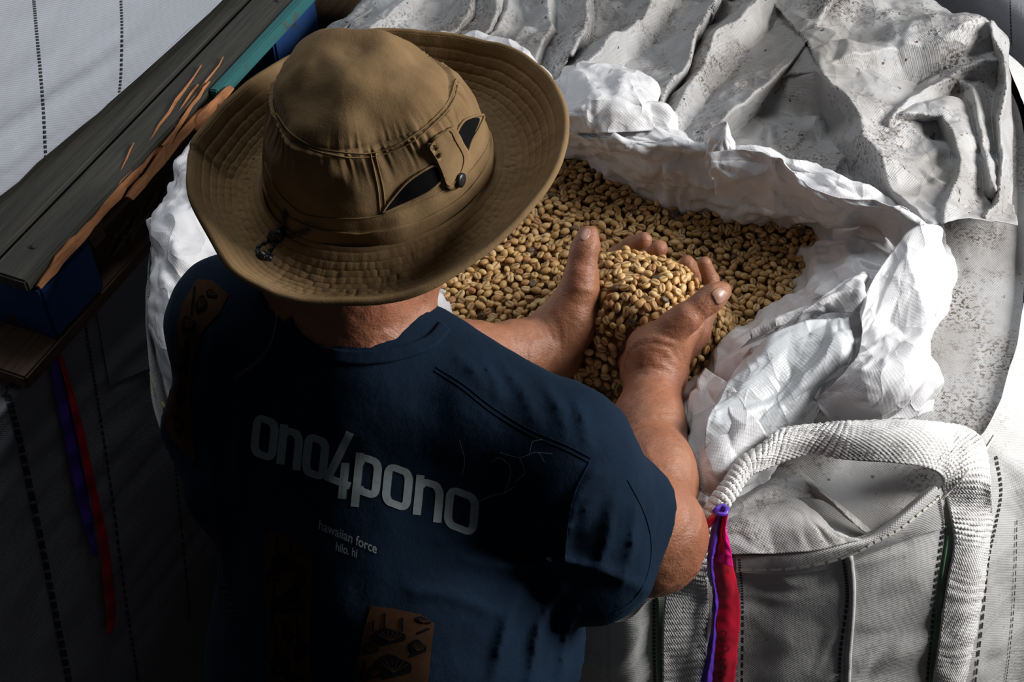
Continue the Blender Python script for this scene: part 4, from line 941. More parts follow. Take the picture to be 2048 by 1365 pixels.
for _ in range(2):                                     # light smoothing
    acc = np.zeros_like(sV); cnt = np.zeros(len(sV))
    for a in range(4):
        for b in ((a+1) % 4, (a+3) % 4): np.add.at(acc, sF[:, a], sV[sF[:, b]]); np.add.at(cnt, sF[:, a], 1)
    sV = 0.5*sV+0.5*acc/np.maximum(cnt, 1)[:, None]
shirt = add('t_shirt', sV, sF, M['shirt'], man)
sh_bvh = [bvh_of(sV, sF)]
V, F = ribbon_on([(572, 640), (590, 672), (625, 697), (690, 716), (760, 715), (820, 702), (862, 684), (890, 655)], sh_bvh+[body_bvh], 0.003, 26, 70, 6)
add('collar', V, F, M['shirt'], shirt, solid=0.003)
def seam(pts, wpx=3, off=.0007):
    V, F = ribbon_on(pts, sh_bvh, off, wpx, 80, 3); add('seam', V, F, M['shirt'], shirt, solid=0.0006)
seam([(868, 742), (920, 775), (985, 826), (1060, 870), (1130, 900), (1178, 925)], 2); seam([(872, 735), (925, 768), (990, 818), (1065, 862), (1135, 892), (1182, 917)], 2)
seam([(1180, 922), (1150, 985), (1135, 1050), (1130, 1120)], 4); seam([(1255, 960), (1290, 1030), (1303, 1095), (1292, 1160), (1262, 1205), (1225, 1228)], 2.5)

lint = [[(958, 1003), (985, 990), (1010, 985), (1030, 972)], [(1010, 985), (1022, 950), (1020, 930)], [(1000, 905), (1040, 915), (1075, 905), (1090, 925)], [(1040, 915), (1050, 945), (1030, 965)], [(920, 880), (930, 920), (925, 950)], [(1060, 910), (1066, 885), (1085, 880)], [(1020, 930), (1000, 915), (985, 925)], [(1075, 905), (1105, 908)]]
V, F = join([ribbon_on(p, sh_bvh, .0015, .9, 20, 2) for p in lint]); add('lint', V, F, M['print'], shirt, smooth=False)['kind'] = 'stuff'

# ---- print on the back
def glyphs():
    def arc(cx, cy, r, a0, a1, n=7): return [(cx+r*math.cos(math.radians(a0+(a1-a0)*i/n)), cy+r*math.sin(math.radians(a0+(a1-a0)*i/n))) for i in range(n+1)]
    g = {}
    o = arc(.68, .74, .20, 0, 90)+arc(.32, .74, .20, 90, 180)+arc(.32, .26, .20, 180, 270)+arc(.68, .26, .20, 270, 360); g['o'] = [o+[o[0], o[1]]]
    g['n'] = [[(.13, 0), (.13, 1)], [(.13, .72)]+arc(.40, .66, .22, 140, 90)+arc(.64, .66, .23, 90, 0)+[(.87, 0)]]
    g['p'] = [[(.13, -.36), (.13, 1)], [(.13, .70)]+arc(.38, .72, .20, 140, 90)+arc(.66, .72, .20, 90, 0)+arc(.66, .28, .20, 0, -90)+arc(.38, .28, .20, -90, -140)]
    g['4'] = [[(.80, 1.40), (.30, .40), (.14, .10), (1.0, .10)], [(.74, .62), (.74, -.28)]]
    return g
GL = glyphs()
base = lambda x: 917+.374*(x-527)
def text_big(word, xs):
    for ch, (x0, x1) in zip(word, xs):
        parts = []
        for st in GL[ch]:
            px = [(x0+s*(x1-x0)+8*t, base(x0+s*(x1-x0))-80*t-1) for s, t in st]
            px = dense(px, 3.0, False); n = len(px); wv = 16.5
            T = np.gradient(px, axis=0); T /= np.maximum(np.linalg.norm(T, axis=1, keepdims=True), 1e-6)
            wd = wv*(0.80+0.20*np.abs(T[:, 1])); V, F, ok = [], [], []
            for i in range(n):
                for j in range(3):
                    q = px[i]+np.array([-T[i, 1], T[i, 0]])*wd[i]*(j/2-.5); h = hit(q[0], q[1], sh_bvh); V.append(h[0]+h[1]*.0007 if h else np.zeros(3)); ok.append(h is not None)
            for i in range(n-1):
                for j in range(2): F.append((i*3+j, i*3+j+1, i*3+4+j, i*3+3+j))
            parts.append((V, F))
        V, F = join(parts); add('letter', V, F, M['print'], shirt, smooth=False)
text_big('ono4pono', [(503, 550), (556, 599), (606, 650), (648, 700), (706, 757), (764, 818), (826, 881), (886, 952)])
def text_small(body_, x0, y0, x1, y1, hpx, lean, mat, name, bold=0.012, up=None):
    cu = bpy.data.curves.new('t', 'FONT'); cu.body = body_; cu.offset = bold; cu.fill_mode = 'FRONT'
    ob = bpy.data.objects.new('t', cu); COL.objects.link(ob); me = ob.to_mesh()
    P = np.array([v.co[:2] for v in me.vertices]); F = [tuple(p.vertices) for p in me.polygons]; ob.to_mesh_clear()
    COL.objects.unlink(ob); bpy.data.objects.remove(ob); bpy.data.curves.remove(cu)
    w_ = P[:, 0].max(); d = np.array([x1-x0, y1-y0], float); u_ = np.array(up if up else [lean, -1.0])
    V, ok = [], []
    for a, b in P:
        q = np.array([x0, y0])+d*(a/w_)+u_*b*hpx/0.69; h = hit(q[0], q[1], sh_bvh); V.append(h[0]+h[1]*.0007 if h else np.zeros(3)); ok.append(h is not None)
    F = [f_ for f_ in F if all(ok[i] for i in f_)]; add(name, V, F, mat, shirt, smooth=False)['kind'] = 'stuff'
text_small('hawaiian force', 637, 1058, 753, 1108, 19, .09, M['print'], 'lettering')
text_small('hilo. hi', 671, 1101, 714, 1116, 17, .09, M['print'], 'lettering')
text_small('HAWAIIAN FORCE', 478, 1235, 432, 1040, 26, 0, M['tapa'], 'lettering', .0, up=[-.97, .22])

def leaf_poly(cx, cy, rx, ry, a, n=16):
    return [(cx+rx*math.cos(t)*math.cos(a)-ry*math.sin(t)*math.sin(a)*(1+.25*math.cos(3*t)), cy+rx*math.cos(t)*math.sin(a)+ry*math.sin(t)*math.cos(a)*(1+.25*math.cos(3*t))) for t in np.linspace(0, 2*math.pi, n, endpoint=False)]
def panel(poly, leaves, stems):
    V, F = patch(poly, sh_bvh, .0012, 9, False)
    if not F: return
    p = add('print_panel', V, F, M['tapa'], shirt)
    parts = []; veins = []
    for (cx, cy, rx, ry, a) in leaves:
        v, f_ = patch(leaf_poly(cx, cy, rx, ry, a), sh_bvh, .0020, 6, False)
        if len(f_): parts.append((v, f_))
        for q in range(6):
            t_ = math.pi*(0.15+0.7*q/5); e_ = (cx+rx*.8*math.cos(t_)*math.cos(a)+ry*.8*math.sin(t_)*math.sin(a), cy+rx*.8*math.cos(t_)*math.sin(a)-ry*.8*math.sin(t_)*math.cos(a))
            s0_ = (cx-ry*.5*math.sin(a), cy+ry*.5*math.cos(a)); m_ = ((s0_[0]+e_[0])/2+math.cos(t_)*2, (s0_[1]+e_[1])/2)
            v, f_ = ribbon_on([s0_, m_, e_], sh_bvh, .0026, 1.3, 8, 2)
            if len(f_): veins.append((v, f_))
    for s_ in stems:
        v, f_ = ribbon_on(s_, sh_bvh, .0020, 5, 16, 2); parts.append((v, f_))
    V, F = join(parts); o = add('leaf_print', V, F, M['leaf'], shirt, smooth=False); o['kind'] = 'stuff'
    V, F = join(veins); o = add('leaf_veins', V, F, M['tapa'], shirt, smooth=False); o['kind'] = 'stuff'
panel([(537, 1058), (580, 1072), (626, 1112), (624, 1200), (622, 1300), (628, 1440), (532, 1440), (538, 1280), (530, 1180), (532, 1100)],
      [(570, 1128, 26, 18, .3), (602, 1160, 12, 22, .2), (548, 1155, 16, 10, .5), (588, 1205, 26, 26, .6), (560, 1210, 14, 12, .4), (578, 1265, 10, 22, -.2), (604, 1300, 12, 20, .2), (562, 1330, 20, 26, .1), (590, 1355, 18, 10, 0)],
      [[(557, 1075), (556, 1105)], [(583, 1085), (584, 1112)], [(610, 1110), (590, 1105)], [(552, 1170), (545, 1260)], [(596, 1235), (600, 1290)], [(554, 1255), (556, 1300)], [(618, 1140), (606, 1135)]])
panel([(742, 1212), (780, 1216), (840, 1228), (868, 1246), (862, 1300), (850, 1440), (700, 1440), (716, 1320), (728, 1260)],
      [(780, 1272, 32, 15, .05), (836, 1293, 17, 13, .3), (742, 1296, 16, 11, .1), (788, 1332, 36, 22, .1), (748, 1345, 14, 10, 0), (846, 1240, 16, 6, .3)],
      [[(769, 1225), (768, 1258)], [(804, 1235), (803, 1262)], [(747, 1240), (745, 1262)], [(836, 1265), (858, 1256)], [(822, 1310), (850, 1300)], [(730, 1320), (722, 1360)]])
panel([(395, 560), (425, 562), (458, 590), (440, 625), (405, 665), (385, 730), (382, 800), (388, 880), (392, 930), (370, 905), (345, 880), (330, 845), (345, 760), (350, 680), (365, 610)],
      [(405, 610, 12, 16, .3), (380, 650, 14, 16, 0), (365, 720, 11, 20, .1), (365, 790, 9, 22, .1), (360, 850, 10, 18, -.2), (425, 590, 12, 7, .5)], [[(392, 575), (385, 630)], [(375, 680), (372, 750)]])
# ------------------------------------------------------------------ the hat
def canvas():
    m, nt, b = new_mat('tan_canvas'); vec = coord(nt)
    c = mix(nt, ramp(nt, noise(nt, vec, 14, 4, 0.6), [(0.3, (0, 0, 0)), (0.7, (1, 1, 1))]), (0.180, 0.112, 0.050), (0.290, 0.192, 0.096))
    c = mix(nt, mth(nt, 'MULTIPLY', noise(nt, vec, 900, 2), 0.5), c, (0.10, 0.055, 0.022))
    nt.links.new(c, b.inputs['Base Color']); b.inputs['Roughness'].default_value = 0.9; b.inputs['Specular IOR Level'].default_value = 0.2
    n1 = bump(nt, b, noise(nt, vec, 40, 5, 0.6), 0.3, 0.004); bump(nt, b, noise(nt, vec, 800, 2), 0.4, 0.0006, n1)
    return m
M['canvas'] = canvas(); M['mesh'] = woven('black_mesh', (0.006, 0.006, 0.007), rough=0.95, pitch=0.0024, wv=0.5, depth=0.001)
M['mesh'].node_tree.nodes['Principled BSDF'].inputs['Specular IOR Level'].default_value = 0.05
M['metal'] = plain('dark_metal', (0.06, 0.06, 0.065), 0.35, metallic=0.8); M['black'] = plain('black_plastic', (0.012, 0.012, 0.013), 0.35)
M['cord'] = plain('black_cord', (0.010, 0.010, 0.011), 0.6, 300, 0.6)
HB = W(757, 338, 1.59)
hat = empty('sun_hat', tuple(HB), 'tan canvas wide-brimmed hat with black mesh vents on the man\'s head', 'hat')
zb = HB[2]
rim_px = [(380, 328, .040), (384, 394, .034), (424, 473, .018), (467, 539, .008), (527, 577, .000), (598, 605, -.004), (687, 609, -.004), (762, 602, .000), (846, 577, .008), (917, 537, .016), (987, 488, .024), (1053, 422, .032), (1095, 370, .036), (1123, 309, .038), (1131, 244, .040), (1118, 192, .040), (1085, 145, .038), (1024, 101, .034), (949, 80, .032), (874, 70, .032), (750, 66, .034), (640, 90, .040), (584, 117, .044), (518, 155, .048), (462, 202, .050), (415, 253, .048), (387, 291, .044)]
rim = np.array([Z(x, y, zb+z) for x, y, z in rim_px])
cx0 = HB.copy()
TH = np.linspace(-math.pi, math.pi, 480, endpoint=False)
def polar(P, th):
    P = catmull(P, 900, True); a = np.arctan2(P[:, 1]-cx0[1], P[:, 0]-cx0[0]); k = np.argsort(a); a = a[k]; P = P[k]
    a = np.concatenate([a-2*math.pi, a, a+2*math.pi]); P = np.concatenate([P, P, P]); return np.stack([np.interp(th, a, P[:, q]) for q in range(3)], 1)
RIM = polar(rim, TH)
fo = np.array([fwd[0], fwd[1], 0]); si = np.array([fwd[1], -fwd[0], 0])
def oval(cen_, a, b, z, th):            # a along the head's front-back axis, b sideways
    d = np.stack([np.cos(th), np.sin(th), 0*th], 1); k = 1/np.sqrt((d@fo/a)**2+(d@si/b)**2); return cen_+d*k[:, None]+np.array([0, 0, z])
BASE = oval(HB, .112, .104, 0.0, TH)
nb = 130; tt = np.linspace(0, 1, nb)
G = BASE[:, None]*(1-tt[None, :, None]) + RIM[:, None]*tt[None, :, None]
sag = -0.020*np.sin(np.pi*tt)**1.0
wave = .0035*vn2(TH[:, None]*2.2+0*tt[None], tt[None]*1.5+0*TH[:, None], 3)*tt[None]
G[..., 2] += sag[None] + wave
fr_ = (tt*10.5) % 1.0; rings = -.0030*np.exp(-((fr_-.5)/.13)**2)*np.clip((1-tt)*14, 0, 1)
puck = .0008*vn2(TH[:, None]*60+0*tt[None], tt[None]*10.5, 6)*np.clip((1-tt[None])*5, 0, 1) + .0007*vn2(TH[:, None]*11+0*tt[None], tt[None]*3, 7)
G[..., 2] += rings[None] + puck*np.clip(tt*4, 0, 1)[None]
brimV = G.reshape(-1, 3); brimF = grid_faces(480, nb, True)
# close the seam in theta
brim = add('brim', brimV, brimF, M['canvas'], hat, solid=0.004)
V, F = tube(np.concatenate([G[:, -1], G[:1, -1], G[1:2, -1]]), .0036, 8, False); add('brim_binding', V, F, M['canvas'], hat)
# crown: side wall, then a lower-domed top
ax = W(733, 189, 1.55); TOPZ = .095
levels_h = [(-.012, .1135, .1055, 0), (0.0, .113, .105, 0), (.016, .112, .1045, .0), (.019, .109, .1015, 0), (.05, .103, .0955, .15), (.085, .0925, .086, .7), (.0965, .0870, .0810, .95), (.1005, .0845, .0785, 1), (.115, .075, .069, 1.05), (.130, .053, .049, 1.1), (.1395, .025, .024, 1.12), (.1410, .0002, .0002, 1.12)]
sh_top = np.array([-.007, -.010, 0])
ctrl = np.array([[p for p in oval(HB+sh_top*s, a, b, z, TH)] for z, a, b, s in levels_h])     # levels x theta
ctrl = np.swapaxes(ctrl, 0, 1)
Gc = np.swapaxes(catmull(np.swapaxes(ctrl, 0, 1), 130), 0, 1)
nc = grid_normals(Gc, True)
if (nc[0, 40]@(Gc[0, 40]-HB)) < 0: nc = -nc
lv_ = np.linspace(0, 1, 130)[None]; th_ = TH[:, None]
dx = (Gc[..., 0]-HB[0]); dy = (Gc[..., 1]-HB[1]); P3 = Gc.reshape(-1, 3)
top = np.clip((Gc[..., 2]-zb-.06)/.03, 0, 1)
e = .0042*vn3(P3/.045, 21).reshape(dx.shape) + .0020*vn3(P3/.018, 22).reshape(dx.shape)
e += top*.009*vn3(P3/.05, 23).reshape(dx.shape)
zz = Gc[..., 2]-zb
e += .0012*vn2(th_*34+0*lv_, lv_*6+0*th_, 8)*np.exp(-((zz-.085)/.018)**2)                       # puckers under the top seam
e += -.0022*np.exp(-((zz-.0985)/.0022)**2) + .0012*np.exp(-((zz-.0945)/.002)**2)
e += crumple(dx+zz*.5, dy-zz*.4, [(.035, .0024)], 3)*np.clip(np.cos(th_-.35), 0, 1)
# dent on the right front of the top
dent = np.exp(-(((Gc[..., 0]-(HB[0]+.062))/.022)**2+((Gc[..., 1]-(HB[1]+.03))/.035)**2))*top; e -= .010*dent
e *= np.clip((np.hypot(Gc[..., 0]-(HB+sh_top)[0], Gc[..., 1]-(HB+sh_top)[1])-.008)/.03, 0, 1)
Gc = Gc+nc*e[..., None]
crV = Gc.reshape(-1, 3); crF = grid_faces(480, 130, True)
crown = add('crown', crV, crF, M['canvas'], hat)
cb = [bvh_of(crV, crF)]; bb = [bvh_of(brimV, brimF)]; hb = cb+bb
# vent openings of black mesh with the tab between them
def hp(poly, bvhs, off, mat, name, step=6, solid=0, smooth=True, parent=hat):
    V, F = patch(poly, bvhs, off, step, smooth); return add(name, V, F, mat, parent, solid=solid)
hp([(766, 424), (785, 395), (815, 362), (850, 338), (870, 330), (884, 345), (880, 362), (855, 384), (820, 402), (790, 416)], cb, .0012, M['mesh'], 'mesh_vent')
hp([(910, 270), (923, 246), (940, 238), (957, 238), (951, 258), (938, 284), (931, 304), (924, 296), (916, 282)], cb, .0012, M['mesh'], 'mesh_vent')
def edge_tube(px, bvhs, r, mat, name, off=.001, closed=False, n=60, parent=hat):
    P = catmull(np.array(px, float), n, closed); pts = []
    for q in P:
        h = hit(q[0], q[1], bvhs)
        if h: pts.append(h[0]+h[1]*off)
    if closed: pts += pts[:2]
    V, F = tube(pts, r, 6, not closed); return add(name, V, F, mat, parent)
edge_tube([(766, 424), (785, 395), (815, 362), (850, 338), (870, 330), (884, 345), (880, 362), (855, 384), (820, 402), (790, 416)], cb, .0013, M['canvas'], 'vent_edge', closed=True)
edge_tube([(910, 270), (925, 243), (945, 234), (966, 232), (958, 255), (942, 282), (933, 306), (924, 296), (916, 282)], cb, .0013, M['canvas'], 'vent_edge', closed=True)
tab = hp([(853, 293), (870, 272), (893, 257), (904, 256), (916, 280), (932, 310), (931, 335), (922, 355), (908, 374), (895, 376), (886, 368), (878, 345), (866, 318)], cb, .0045, M['canvas'], 'tab', 5, .004)
tb = [bvh_of(*patch([(853, 293), (870, 272), (893, 257), (904, 256), (916, 280), (932, 310), (931, 335), (922, 355), (908, 374), (895, 376), (886, 368), (878, 345), (866, 318)], cb, .0045, 5))]
edge_tube([(859, 294), (872, 278), (893, 263), (901, 263), (911, 282), (926, 311), (925, 333), (917, 352), (905, 369), (896, 370), (891, 364), (884, 344), (872, 317)], tb, .0005, M['canvas'], 'tab_stitching', .0006, True, parent=tab)
def button(px, py, bvhs, r, mat, name, hole=False, off=.0):
    h = hit(px, py, bvhs); p, n = h; n = np.array(n)
    prof = [(r*1.0, 0), (r, .0018), (r*.72, .0026)] + ([(r*.5, .0018), (r*.45, .0002), (0.0004, 0)] if hole else [(r*.35, .0030), (.0004, .0031)])
    a = np.cross(n, [0, 0, 1.0]); a /= np.linalg.norm(a); b = np.cross(n, a); V = []; F = []; ns = 18
    for rr, hh in prof:
        for k in range(ns): t_ = 2*math.pi*k/ns; V.append(p+n*(hh+off)+a*rr*math.cos(t_)+b*rr*math.sin(t_))
    for i in range(len(prof)-1):
        for k in range(ns): F.append((i*ns+k, i*ns+(k+1) % ns, (i+1)*ns+(k+1) % ns, (i+1)*ns+k))
    return add(name, V, F, mat, hat)
button(919, 360, tb, .0068, M['black'], 'snap', off=.001)
button(539, 175, bb, .0066, M['metal'], 'eyelet', True); button(1005, 436, bb, .0052, M['metal'], 'snap'); button(571, 425, hb, .004, M['metal'], 'eyelet', True)
# seams
for px in ([(740, 306), (748, 340), (756, 380), (760, 424)], [(750, 304), (758, 340), (766, 378), (770, 416)], [(553, 226), (584, 268), (640, 297), (715, 307), (776, 297), (837, 264), (893, 208), (912, 158)], [(549, 233), (582, 276), (640, 305), (715, 315), (778, 305), (842, 271), (900, 214), (917, 165)]):
    edge_tube(px, cb, .0007, M['canvas'], 'seam', .0004)
edge_tube([(531, 325), (541, 352), (560, 388), (584, 413), (620, 432), (700, 437), (762, 430), (830, 408), (880, 385), (930, 352), (965, 310), (985, 268)], hb, .0007, M['canvas'], 'seam', .0005)
# black chin cord: loop and toggle at the back of the brim, tail hanging down the shirt
ch = hb+sh_bvh
def cordp(px, off, bvhs=ch):
    out = []
    for x, y in catmull(np.array(px, float), len(px)*6):
        h = hit(x, y, bvhs)
        if h: out.append(h[0]+h[1]*off)
    return out
parts = [tube(cordp(p, .004, hb), .0021, 7) for p in ([(571, 424), (574, 445), (566, 462), (560, 472)], [(622, 460), (595, 466), (572, 474), (560, 472)], [(560, 472), (540, 486), (522, 500), (516, 514), (530, 522)], [(568, 476), (560, 490), (545, 504), (536, 516), (530, 522)])]
V, F = join(parts); add('chin_cord', V, F, M['cord'], hat)
V, F = tube(cordp([(548, 480), (560, 473), (574, 478)], .005, hb), [.003]+[.0055]*16+[.003], 10) ; add('cord_toggle', V, F, M['black'], hat)
V, F = tube(cordp([(522, 514), (530, 522), (536, 526)], .004, hb), .0046, 9); add('cord_knob', V, F, M['black'], hat)
V, F = tube(cordp([(562, 606), (560, 640), (552, 680), (530, 715), (500, 740), (476, 755)], .004, sh_bvh), .0021, 7); add('cord_tail', V, F, M['cord'], hat)
V, F = ribbon_on([(562, 612), (560, 640), (552, 680), (530, 715), (500, 740), (476, 755)], [bvh_of(V, F)], .0005, 3.2, 60, 3, (1, 2)); add('cord_fleck', V, F, M['print2'], hat, smooth=False)['kind'] = 'stuff'
# ------------------------------------------------------------------ coffee beans
def bean_mat(name, attr):
    m, nt, b = new_mat(name)
    if attr: a = nt.nodes.new('ShaderNodeAttribute'); a.attribute_name = 'tone'; fac = a.outputs['Fac']
    else: fac = nt.nodes.new('ShaderNodeSeparateColor'); nt.links.new(nt.nodes.new('ShaderNodeObjectInfo').outputs['Color'], fac.inputs[0]); fac = fac.outputs[0]
    c = ramp(nt, fac, [(0.0, (0.035, 0.028, 0.024)), (0.025, (0.06, 0.045, 0.03)), (0.035, (0.42, 0.18, 0.06)), (0.10, (0.47, 0.26, 0.09)), (0.45, (0.57, 0.345, 0.125)), (0.8, (0.64, 0.42, 0.17)), (1.0, (0.72, 0.51, 0.24))])
    v = coord(nt); c = mix(nt, mth(nt, 'MULTIPLY', noise(nt, v, 160, 3), 0.45), c, (0.30, 0.17, 0.07))
    g = nt.nodes.new('ShaderNodeVertexColor'); g.layer_name = 'groove'
    c = mix(nt, g.outputs[0], c, (0.12, 0.06, 0.025))
    nt.links.new(c, b.inputs['Base Color']); b.inputs['Roughness'].default_value = 0.5; bump(nt, b, noise(nt, v, 500, 2), 0.25, 0.0005)
    return m
def bean_shape(L, Wd, Ht, ns=16, nr=9, curl=0.0, double=False):
    """half-ellipsoid seed: domed back, flattish face with a groove along it"""
    V, F, C = [], [], []
    V.append((0, 0, Ht*.62)); C.append(0.0)
    for i in range(1, nr):
        ph = math.pi*i/nr
        for k in range(ns):
            t = 2*math.pi*k/ns; x = L/2*math.sin(ph)*math.cos(t); y = Wd/2*math.sin(ph)*math.sin(t); z = Ht*.62*math.cos(ph)
            if z < 0:
                z = Ht*.38*math.copysign(abs(math.cos(ph))**.6, -1)
                if not double:
                    gr = max(0, 1-abs(y-curl*math.sin(x/L*5)*Wd)/(Wd*.11))*max(0, 1-abs(x)/(L*.52)); z += Ht*.26*gr
            V.append((x, y, z)); gcol = 0.0
            if math.cos(ph) < 0 and not double: gcol = max(0, 1-abs(y-curl*math.sin(x/L*5)*Wd)/(Wd*.13))*(1 if abs(x) < L*.47 else 0)
            C.append(min(1, gcol))
    V.append((0, 0, -Ht*.38+(0 if double else Ht*.26))); C.append(0.0 if double else 1.0); n = len(V)-1
    for k in range(ns): F.append((0, 1+k, 1+(k+1) % ns))
    for i in range(nr-2):
        for k in range(ns): a = 1+i*ns; F.append((a+k, a+ns+k, a+ns+(k+1) % ns, a+(k+1) % ns))
    for k in range(ns): a = 1+(nr-2)*ns; F.append((a+k, n, a+(k+1) % ns))
    return np.array(V), F, np.array(C)
SH_ = [bean_shape(.0132, .0096, .0066), bean_shape(.0122, .0094, .0064, curl=.05), bean_shape(.0138, .0098, .0070, curl=-.05), bean_shape(.0120, .0082, .0078, double=True), bean_shape(.0128, .0104, .0060, curl=.03)]
pile_mat = bean_mat('coffee_bean_pile', True); bean_m = bean_mat('coffee_bean', False)

# height of the bean surface: the level in the bag, mounded up into the hands
heap_px = [(1196, 548, 2.055), (1225, 520, 2.075), (1252, 502, 2.082), (1285, 512, 2.072), (1320, 520, 2.070), (1350, 535, 2.065), (1385, 548, 2.058), (1412, 565, 2.050), (1300, 545, 2.045), (1260, 540, 2.045), (1360, 575, 2.035), (1390, 590, 2.03), (1210, 580, 2.035), (1250, 590, 2.022), (1300, 590, 2.02), (1340, 610, 2.012), (1215, 630, 2.03), (1260, 640, 2.012), (1310, 640, 2.005),
           (1210, 680, 2.035), (1260, 690, 2.012), (1290, 680, 2.008), (1190, 715, 2.045), (1235, 730, 2.03), (1270, 720, 2.02), (1150, 745, 2.07), (1190, 770, 2.055), (1235, 780, 2.05), (1120, 762, 2.10), (1160, 795, 2.085), (1210, 825, 2.08), (1240, 840, 2.08), (1225, 875, 2.10), (1250, 900, 2.11)]
base_px = [(900, 600), (960, 660), (880, 520), (950, 420), (1000, 350), (1060, 330), (1130, 330), (1230, 385), (1330, 420), (1430, 435), (1530, 470), (1600, 490), (1560, 560), (1490, 650), (1430, 730), (1380, 800), (1375, 870), (1000, 620), (1050, 560), (1080, 480), (1110, 420), (1200, 420), (1300, 440), (1400, 480), (1500, 540), (1480, 600), (1450, 660), (1060, 620), (1120, 540), (1160, 430), (700, 450), (1020, 740), (1060, 820), (1130, 900), (1180, 930), (1330, 930)]
ctl = [W(*p) for p in heap_px] + [Z(x, y, 1.150) for x, y in base_px]; ctl = np.array(ctl)
XY = ctl[:, :2]; s0 = 0.055
K = np.exp(-((XY[:, None]-XY[None])**2).sum(-1)/(2*s0**2)); wts = np.linalg.solve(K+np.eye(len(K))*.06, ctl[:, 2]-1.15)
def hz(x, y):
    q = np.stack([x, y], -1); return 1.15 + np.exp(-((q[..., None, :]-XY)**2).sum(-1)/(2*s0**2))@wts + .003*vn2(x/.05, y/.05, 3)
x0, x1, y0, y1 = -.30, .48, 1.18, 2.05
# a bed under the beans so nothing shows between them
gx, gy = np.meshgrid(np.linspace(x0, x1, 110), np.linspace(y0, y1, 130), indexing='ij'); gz = hz(gx, gy)-.012
hole_w = np.array([Z(p[0], p[1], 1.145)[:2] for p in hole]); hcw = hole_w.mean(0); big = hcw+(hole_w-hcw)*1.13
inside = in_poly(gx.ravel(), gy.ravel(), big)
Fb = grid_faces(110, 130); Fb = Fb[inside[Fb].all(1)]
bed_m = plain('bean_bed', (0.16, 0.09, 0.035), 0.9, 300, 0.6, 0.6)
def rot_from(n, spin, tilt, az, flip):
    z = n/np.linalg.norm(n); a = np.cross(z, [0.31, .95, .1]); a /= np.linalg.norm(a); b = np.cross(z, a)
    R = np.stack([a, b, z], 1)
    c, s = math.cos(spin), math.sin(spin); Rz = np.array([[c, -s, 0], [s, c, 0], [0, 0, 1.0]])
    if flip: Rz = Rz@np.diag([1.0, -1, -1])
    k = np.array([math.cos(az), math.sin(az), 0]); Kx = np.array([[0, -k[2], k[1]], [k[2], 0, -k[0]], [-k[1], k[0], 0]])
    T = np.eye(3)+math.sin(tilt)*Kx+(1-math.cos(tilt))*Kx@Kx
    return R@T@Rz
def scatter(mind, drop, seed, tiltmax):
    """dart throwing on the bean surface with a minimum distance measured in space, so slopes are covered too"""
    r = np.random.default_rng(seed); n = 52000
    pts = np.stack([r.uniform(x0, x1, n), r.uniform(y0, y1, n)], 1); pts = pts[in_poly(pts[:, 0], pts[:, 1], big)]
    e_ = .004; z = hz(pts[:, 0], pts[:, 1])
    gxn = (hz(pts[:, 0]+e_, pts[:, 1])-z)/e_; gyn = (hz(pts[:, 0], pts[:, 1]+e_)-z)/e_
    cells = {}; out = []
    for k in range(len(pts)):
        p = (pts[k, 0], pts[k, 1], z[k]); c = tuple(int(math.floor(v/mind)) for v in p); ok = True
        for i in (-1, 0, 1):
            for j in (-1, 0, 1):
                for l in (-1, 0, 1):
                    for q in cells.get((c[0]+i, c[1]+j, c[2]+l), ()):
                        if (q[0]-p[0])**2+(q[1]-p[1])**2+(q[2]-p[2])**2 < mind*mind: ok = False; break
                    if not ok: break
                if not ok: break
            if not ok: break
        if not ok: continue
        cells.setdefault(c, []).append(p)
        nrm_ = np.array([-gxn[k], -gyn[k], 1.0]); nrm_ /= np.linalg.norm(nrm_)
        out.append((np.array(p)-nrm_*(drop+r.uniform(-.0022, .0022)), rot_from(nrm_, r.uniform(0, 6.283), abs(r.normal(0, .42))*tiltmax, r.uniform(0, 6.283), r.uniform() < .58), int(r.integers(0, 100)), r.uniform(.90, 1.08), r.uniform()))
    return out
lay = scatter(.0093, .0, 1, 1.0)+scatter(.0098, .0056, 2, 1.3)
P_ = np.array([q[0] for q in lay]); dd = np.full(len(P_), 1.0)
for k in range(0, len(P_), 4000): dd[k:k+4000] = B.ev(P_[k:k+4000])
lay = [q for q, d in zip(lay, dd) if d > .0028]
P_ = np.array([q[0] for q in lay]); pxs = to_px(P_)
heap_poly = [(1180, 560), (1225, 500), (1262, 478), (1320, 500), (1390, 520), (1425, 555), (1420, 620), (1345, 650), (1285, 690), (1258, 760), (1252, 860), (1215, 862), (1130, 800), (1085, 770), (1140, 730), (1185, 670)]
zz_ = P_[:, 2]
inheap = in_poly(pxs[:, 0], pxs[:, 1], heap_poly)
first = np.arange(len(lay)) < 10**9
# the 300 nearest, uppermost beans of the heap are beans of their own
surfz = hz(P_[:, 0], P_[:, 1]); depth = surfz-zz_
cand = np.where(inheap & (depth < .0085))[0]
vis = []
for k in cand:
    o_ = Vector(CAM); dv = Vector(P_[k])-o_; h_ = body_bvh.ray_cast(o_, dv.normalized(), dv.length-.004)
    h2 = sh_bvh[0].ray_cast(o_, dv.normalized(), dv.length-.004)
    if h_[0] is None and h2[0] is None: vis.append(k)
vis = sorted(vis, key=lambda k: (P_[k]-CAM)@FW)[:300]; vs = set(vis)
pick = lambda c: 3 if c < 14 else (0 if c < 40 else 1 if c < 62 else 2 if c < 84 else 4)
pile = empty('coffee_bean_pile', tuple(Z(1250, 500, 1.13)), 'mass of dry tan coffee beans filling the open white bag', 'coffee beans'); pile['kind'] = 'stuff'
V_all, F_all, C_all, T_all = [], [], [], []; nv = 0
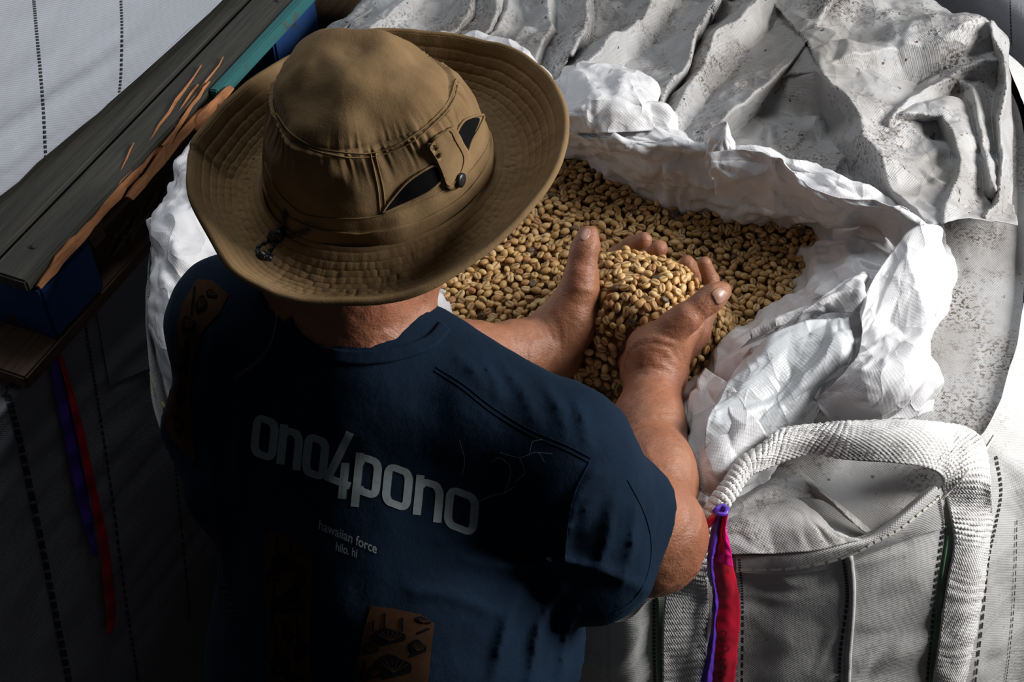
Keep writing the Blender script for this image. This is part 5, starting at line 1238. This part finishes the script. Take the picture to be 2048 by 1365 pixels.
for k, (p, R, c, s, tone) in enumerate(lay):
    if k in vs: continue
    v, f_, cc = SH_[pick(c)]; V_all.append((v*s)@R.T+p); F_all += [tuple(i+nv for i in q) for q in f_]; C_all.append(cc); T_all.append(np.full(len(v), tone)); nv += len(v)
V_all = np.concatenate(V_all); C_all = np.concatenate(C_all); T_all = np.concatenate(T_all)
o = add('beans', V_all, F_all, pile_mat, pile); o['kind'] = 'stuff'
def attrs(me, C, T=None):
    a = me.color_attributes.new('groove', 'FLOAT_COLOR', 'POINT'); a.data.foreach_set('color', np.repeat(np.stack([C, C, C, np.ones_like(C)], 1).ravel().astype(np.float32)[None], 1, 0).ravel())
    if T is not None: t_ = me.attributes.new('tone', 'FLOAT', 'POINT'); t_.data.foreach_set('value', T.astype(np.float32))
attrs(o.data, C_all, T_all)
b2 = add('bean_bed', np.stack([gx, gy, gz], -1).reshape(-1, 3), Fb, bed_m, pile); b2['kind'] = 'stuff'
# single beans share their mesh data
protos = []
for v, f_, cc in SH_:
    me = mesh_np('coffee_bean', v, f_); me.materials.append(bean_m); attrs(me, cc); protos.append(me)
for k in vis:
    p, R, c, s, tone = lay[k]
    o = bpy.data.objects.new('coffee_bean', protos[pick(c)]); COL.objects.link(o)
    Mx = Matrix(((R[0, 0]*s, R[0, 1]*s, R[0, 2]*s, p[0]), (R[1, 0]*s, R[1, 1]*s, R[1, 2]*s, p[1]), (R[2, 0]*s, R[2, 1]*s, R[2, 2]*s, p[2]), (0, 0, 0, 1))); o.matrix_world = Mx
    o.color = (tone, tone, tone, 1)
    x, y = pxs[k]; c_ = pick(c)
    hue = 'blackish' if tone < .03 else 'reddish tan' if tone < .10 else 'pale straw' if tone > .8 else 'golden tan'
    face = 'rounded peaberry' if c_ == 3 else ('grooved face up' if (R[:, 2]@(CAM-p)) < 0 else 'domed back up')
    place = ('by the far fingertips' if y < 525 else 'beside the left thumb' if x < 1235 and y < 610 else 'beside the right thumb' if x > 1320 and y > 540 else 'on top of the cupped heap' if y < 640 else 'between the two wrists' if y < 735 else 'in the spill between the forearms')
    tag(o, hue+' coffee bean, '+face+', '+place, 'coffee bean', 'beans heaped between the hands')
